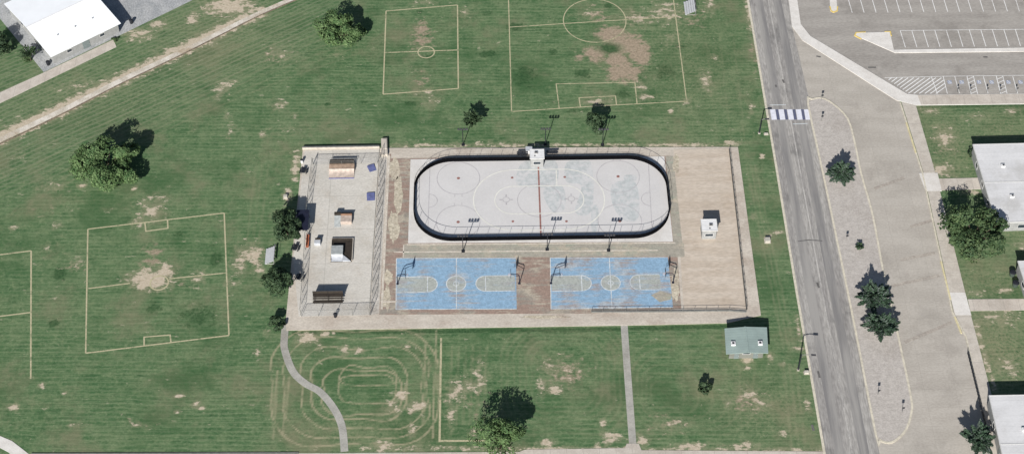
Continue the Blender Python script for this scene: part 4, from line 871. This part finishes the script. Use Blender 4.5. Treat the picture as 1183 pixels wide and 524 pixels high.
# ------------------------------------------------------------------ basketball hoops
def make_hoop(label, loc, rz):
    t = thing('basketball_hoop', loc, label, 'basketball hoop', 'basketball hoops on the blue courts', rz)
    MB().tube([(0, 0, 0), (0, 0, 2.5), (.12, 0, 2.85), (.45, 0, 3.1)], [.10, .10, .09, .08], 10).build('pole', M['navy'], t)
    MB().tube([(.3, 0, 3.05), (1.75, 0, 3.35)], .08, 8).tube([(.1, 0, 2.4), (1.75, 0, 3.0)], .05, 8).build('arm', M['navy'], t)
    b = MB().box((1.82, 0, 3.42), (.08, 1.8, 1.05)).build('backboard', M['navy'], t); MB().wallstrip([(1.865, -.3), (1.865, .3)], .01, 3.15, 3.6).build('target_square', M['white'], b)
    ring = [(2.13+.23*math.cos(R(a)), .23*math.sin(R(a)), 3.05) for a in range(0, 361, 24)]
    rm = MB().tube(ring, .018, 5, False).tube([(1.85, 0, 3.05), (1.92, 0, 3.05)], .03, 5).build('rim', M['orange'], t)
    nm = MB()
    for a in range(0, 360, 30): nm.tube([(2.13+.22*math.cos(R(a)), .22*math.sin(R(a)), 3.04), (2.13+.12*math.cos(R(a+20)), .12*math.sin(R(a+20)), 2.62)], .008, 4)
    nm.build('net', M['white'], rm)
    MB().box((0, 0, .02), (.5, .5, .05)).build('base_plate', M['navy'], t)
    return t
hp = [((459.3, 328), 0, 'navy hoop at the left end of the left blue court'), ((600, 327.5), math.pi, 'navy hoop at the right end of the left blue court'), ((636.5, 327.3), 0, 'navy hoop at the left end of the right blue court'), ((777.5, 326.5), math.pi, 'navy hoop at the right end of the right blue court')]
proto = None
for (x, y), rz, lb in hp:
    p = P(x, y); loc = (p.x, p.y, .112)
    if proto is None: proto = make_hoop(lb, loc, rz)
    else: dup(proto, loc, rz, lb)

# ------------------------------------------------------------------ lamps and signs
def make_flood(label, loc):
    t = thing('floodlight_pole', loc, label, 'floodlight', 'floodlight poles around the rink')
    MB().tube([(0, 0, 0), (0, 0, 5.0)], [.10, .08], 8).build('pole', M['dark_metal'], t)
    MB().box((0, 0, 4.95), (2.2, .09, .09)).build('crossbar', M['dark_metal'], t)
    lm = None
    for x, z in ((-.9, 5.2), (-.3, 5.2), (.35, 5.2), (.95, 5.2)):
        if lm is None: o = MB().box((0, 0, 0), (.42, .34, .36)).box((0, .05, .2), (.26, .2, .08)).build('lamp', M['lamp'], t); lm = o.data
        else: o = bpy.data.objects.new('lamp', lm); col.objects.link(o); o.parent = t
        o.location = (x, 0, z)
    MB().box((0, 0, .06), (.7, .7, .14)).build('footing', M['dark_metal'], t)
    return t
fl = [((535, 290.5), .12, 'floodlight pole below the rink, leftmost of the three there'), ((632, 288.5), .12, 'floodlight pole below the rink, nearest the centre line'), ((703, 289.5), .12, 'floodlight pole below the rink, rightmost of the three there'),
      ((535, 167.5), 0, 'floodlight pole above the rink by the small tree, left'), ((630, 167), 0, 'floodlight pole above the rink, behind the scorekeeper hut'), ((696, 167.5), 0, 'floodlight pole above the rink, rightmost')]
proto = None
for (x, y), z, lb in fl:
    p = P(x, y); loc = (p.x, p.y, z)
    if proto is None: proto = make_flood(lb, loc)
    else: dup(proto, loc, 0, lb)
def lamp(label, px, h, arm, rz):
    p = P(*px); t = thing('street_lamp', (p.x, p.y, 0), label, 'street lamp', 'street lamps by the road', rz)
    MB().tube([(0, 0, 0), (0, 0, h)], [.16, .11], 8).build('pole', M['dark_metal'], t)
    a = MB().tube([(0, 0, h-.15), (arm*.5, 0, h+.05), (arm, 0, h+.1)], .07, 6).build('arm', M['galv_dark'], t)
    MB().box((arm+.35, 0, h+.1), (.95, .36, .18)).build('lamp_head', M['lamp'], a); MB().box((0, 0, .1), (.5, .5, .2)).build('footing', M['concrete'], t)
lamp('tall dark street lamp with its arm over the road, right of the green roof', (922, 427), 5.4, 2.0, R(-6)); lamp('dark street lamp in the verge just below the crosswalk', (877, 154), 4.6, .9, R(0))
def sign(px, label, s=.5, h=1.7):
    p = P(*px); t = thing('sign_post', (p.x, p.y, .1), label, 'road sign', 'small signs on the gravel median')
    MB().tube([(0, 0, 0), (0, 0, h)], .05, 6).build('post', M['galv_dark'], t); MB().box((0, -.04, h-.1), (s, .05, s)).build('sign_plate', M['dark_metal'], t)
sign((949, 116), 'small dark sign at the top tip of the gravel median'); sign((949, 140), 'small dark sign just below the top tip of the gravel median'); sign((1014, 456), 'small dark sign near the left kerb at the bottom of the gravel median'); sign((1042, 476), 'small dark sign near the right kerb at the bottom of the gravel median'); sign((978, 276), 'tiny dark sign above the low shrub on the gravel median', .5, 1.2)
for k, x in enumerate((1106, 1120.5, 1140, 1155, 1174)):
    p = P(x, 107.5); t = thing('parking_sign', (p.x, p.y, .13), 'small accessible bay sign on the sidewalk edge, %s from the left' % ('first', 'second', 'third', 'fourth', 'fifth')[k], 'parking sign', 'accessible bay signs')
    MB().tube([(0, 0, 0), (0, 0, 1.5)], .035, 6).build('post', M['galv_dark'], t); MB().box((0, .03, 1.4), (.35, .04, .45)).build('sign_plate', M['dark_metal'], t)

# ------------------------------------------------------------------ trees
def tree(name, label, px, py, zc, rx, rz, n, leaf, style='round', lsize=.36, cat='tree', group=None, seed=1, ry=None, z=0.0):
    rnd = random.Random(seed); ry = ry or rx
    c = P(px, py, zc); root = thing(name, (c.x, c.y, z), label, cat, group)
    cz = zc-z; tk = MB(); base_r = max(.06, rx*.055)
    fork = max(.25, cz-rz*.75); bend = Vector((rnd.uniform(-.15, .15)*rx*.4, rnd.uniform(-.15, .15)*rx*.4, fork))
    tk.tube([(0, 0, -.05), (bend.x*.4, bend.y*.4, fork*.5), tuple(bend)], [base_r*1.25, base_r, base_r*.85], 8)
    lobes = []
    nl = 15 if style == 'round' else (34 if style == 'spiky' else 7)
    for k in range(nl):
        if style == 'spiky':
            a = 2*math.pi*(k*0.381966+rnd.uniform(-.04, .04)); el = math.asin(rnd.uniform(-.25, .98)); r_ = rnd.uniform(.66, 1.18)
            d = Vector((math.cos(a)*math.cos(el)*rx*r_, math.sin(a)*math.cos(el)*ry*r_, math.sin(el)*rz*r_))
        else:
            a = 2*math.pi*(k*0.381966+rnd.uniform(-.06, .06)); u = rnd.uniform(-.55, .85); q = math.sqrt(1-u*u); r_ = rnd.uniform(.42, .84)
            d = Vector((math.cos(a)*q*rx*r_, math.sin(a)*q*ry*r_, u*rz*r_))
        lobes.append(d)
        tip = Vector((0, 0, cz))+d*.92; mid = bend.lerp(tip, .5)+Vector((rnd.uniform(-.1, .1), rnd.uniform(-.1, .1), .1))*rx*.3
        tk.tube([tuple(bend), tuple(mid), tuple(tip)], [base_r*.5, base_r*.3, base_r*.1], 5)
    tk.build('trunk', M['bark'], root)
    V, Fc = [], []
    off = Vector((seed*3.7, seed*1.3, 0))
    def leaf_quad(p, nrm, s, al=1.0, dirv=None):
        a = (dirv or nrm.orthogonal()).normalized()
        if dirv is None: a = (Matrix.Rotation(rnd.uniform(0, 6.28), 3, nrm) @ a)
        b = nrm.cross(a); b = b.normalized() if b.length > 1e-4 else nrm.orthogonal().normalized()
        i = len(V); a = a*s*al; b = b*s*.62
        V.extend([tuple(p-a), tuple(p+b*.9-a*.1), tuple(p+a), tuple(p-b*.9-a*.1)]); Fc.append((i, i+1, i+2, i+3))
    cen = Vector((0, 0, cz))
    n = int(n*1.7); lsize *= .78
    for k in range(n):
        if style == 'spiky':
            d = lobes[k % nl]; t = rnd.uniform(.12, 1.0)**.75; w_ = .26*(1-t)*rx+.14
            p = cen+d*t+Vector((rnd.gauss(0, 1), rnd.gauss(0, 1), rnd.gauss(0, 1)))*w_*.55
            nr = Vector((rnd.gauss(0, .7), rnd.gauss(0, .7), 1)).normalized(); leaf_quad(p, nr, lsize*rnd.uniform(.6, 1.25), 1.3, d.normalized()+Vector((rnd.gauss(0, .35), rnd.gauss(0, .35), rnd.gauss(0, .3))))
        else:
            j = rnd.randrange(nl); d = lobes[j]; lr = (.24+.26*((j*7) % 5)/4)
            v = Vector((rnd.gauss(0, 1), rnd.gauss(0, 1), rnd.gauss(0, 1))).normalized()
            q = d+Vector((v.x*rx*lr, v.y*ry*lr, v.z*rz*lr))*(rnd.uniform(.45, 1.0)**.5)
            nz = mnoise.noise((q+off)*(2.2/rx)); nz2 = mnoise.noise((q+off)*(5.0/rx))
            if nz+.6*nz2 < -.12 and rnd.random() < .92: continue
            q = q*(1+.22*nz)
            nr = (v+Vector((rnd.gauss(0, .5), rnd.gauss(0, .5), rnd.gauss(0, .5)+.35))).normalized()
            leaf_quad(cen+q, nr, lsize*rnd.uniform(.55, 1.25), 1.0)
    me = bpy.data.meshes.new('crown'); me.from_pydata(V, [], Fc); me.materials.append(M[leaf]); me.update()
    o = bpy.data.objects.new('crown', me); col.objects.link(o); o.parent = root
    return root
tree('broadleaf_tree', 'large bright green tree in the lawn at the top, left of the small pitch', 394, 35, 3.5, 5.6, 3.2, 6500, 'leaf_bright', seed=3, ry=5.0)
tree('broadleaf_tree', 'largest tree, broad bright green crown standing alone in the left lawn', 121, 186, 4.1, 7.8, 3.9, 10500, 'leaf_bright', seed=5, ry=6.8, lsize=.42)
tree('young_tree', 'small thin dark tree above the rink beside the left floodlight', 545, 137, 2.6, 2.5, 1.7, 1000, 'leaf_dark', 'spiky', .32, seed=7)
tree('young_tree', 'small dark tree on the lower line of the large pitch', 688, 142, 3.0, 2.6, 2.4, 1500, 'leaf_dark', 'loose', .36, seed=9)
tree('broadleaf_tree', 'dark tree overhanging the upper west side of the skate park', 331, 262, 3.2, 3.4, 2.8, 3800, 'leaf_dark', seed=11, ry=4.6)
tree('broadleaf_tree', 'dark tree by the lower left side of the skate park, below the small bleacher', 322, 323, 3.0, 3.4, 2.6, 3600, 'leaf_dark', seed=13, ry=3.6)
tree('shrub', 'dark low shrub at the bottom left corner of the skate park by the winding path', 320, 373, 1.2, 1.7, 1.3, 1200, 'leaf_dark', 'loose', .3, 'shrub', seed=15, ry=2.0)
tree('broadleaf_tree', 'tall bright green tree at the bottom middle with a long dark shadow', 578, 502, 4.9, 5.2, 3.8, 4200, 'leaf_bright', seed=17, ry=4.4, lsize=.34)
tree('shrub', 'small dark bush alone in the lawn below the green roofed building', 815, 447, 1.3, 1.9, 1.3, 1100, 'leaf_dark', 'loose', .3, 'shrub', seed=19, ry=1.5)
gm = 'spiky trees on the gravel median'
tree('ornamental_tree', 'spiky round tree alone at the top of the gravel median', 971.5, 200, 2.4, 3.1, 2.2, 2800, 'leaf_purple', 'spiky', .36, group=gm, seed=21, z=.1)
tree('ornamental_tree', 'upper of two touching spiky trees low on the gravel median', 1010, 343, 2.6, 3.8, 2.5, 3600, 'leaf_purple', 'spiky', .36, group=gm, seed=23, z=.1)
tree('ornamental_tree', 'lower of two touching spiky trees low on the gravel median', 1017, 376, 2.4, 3.7, 2.4, 3600, 'leaf_purple', 'spiky', .36, group=gm, seed=25, z=.1)
tree('shrub', 'very small dark shrub halfway along the gravel median', 993, 285, .7, 1.1, .7, 420, 'leaf_dark', 'loose', .26, 'shrub', seed=27, z=.1)
tree('broadleaf_tree', 'big dark green tree beside the sidewalk and the upper classroom block', 1128, 266, 4.2, 6.8, 3.6, 8200, 'leaf_mid', seed=29, ry=6.4, lsize=.42)
tree('ornamental_tree', 'spiky dark tree over the railing in the bottom right corner', 1132, 508, 2.6, 3.6, 2.6, 3400, 'leaf_purple', 'spiky', .36, seed=31)
tree('broadleaf_tree', 'dark tree cut by the left edge below the hall forecourt', 1, 50, 2.8, 2.9, 2.4, 2200, 'leaf_dark', seed=33)
tree('young_tree', 'thin sparse young tree against the hall on the grey forecourt', 33, 61, 2.6, 2.3, 1.8, 480, 'leaf_dark', 'spiky', .26, seed=35)
tree('shrub', 'small shrub on the grass edge left of the hall forecourt', 31, 68, .6, 1.0, .6, 260, 'leaf_mid', 'loose', .26, 'shrub', seed=37)
tree('shrub', 'small dark shrub against the left wall of the upper classroom block', 1122, 177, .8, .8, .8, 320, 'leaf_dark', 'loose', .24, 'shrub', seed=39)
tree('shrub', 'low clipped green bush at the end of the hall path', 132, 46, .5, .9, .5, 240, 'leaf_mid', 'loose', .24, 'shrub', seed=41)

sc.render.engine = 'CYCLES'
sc.cycles.max_bounces = 6; sc.cycles.transparent_max_bounces = 12
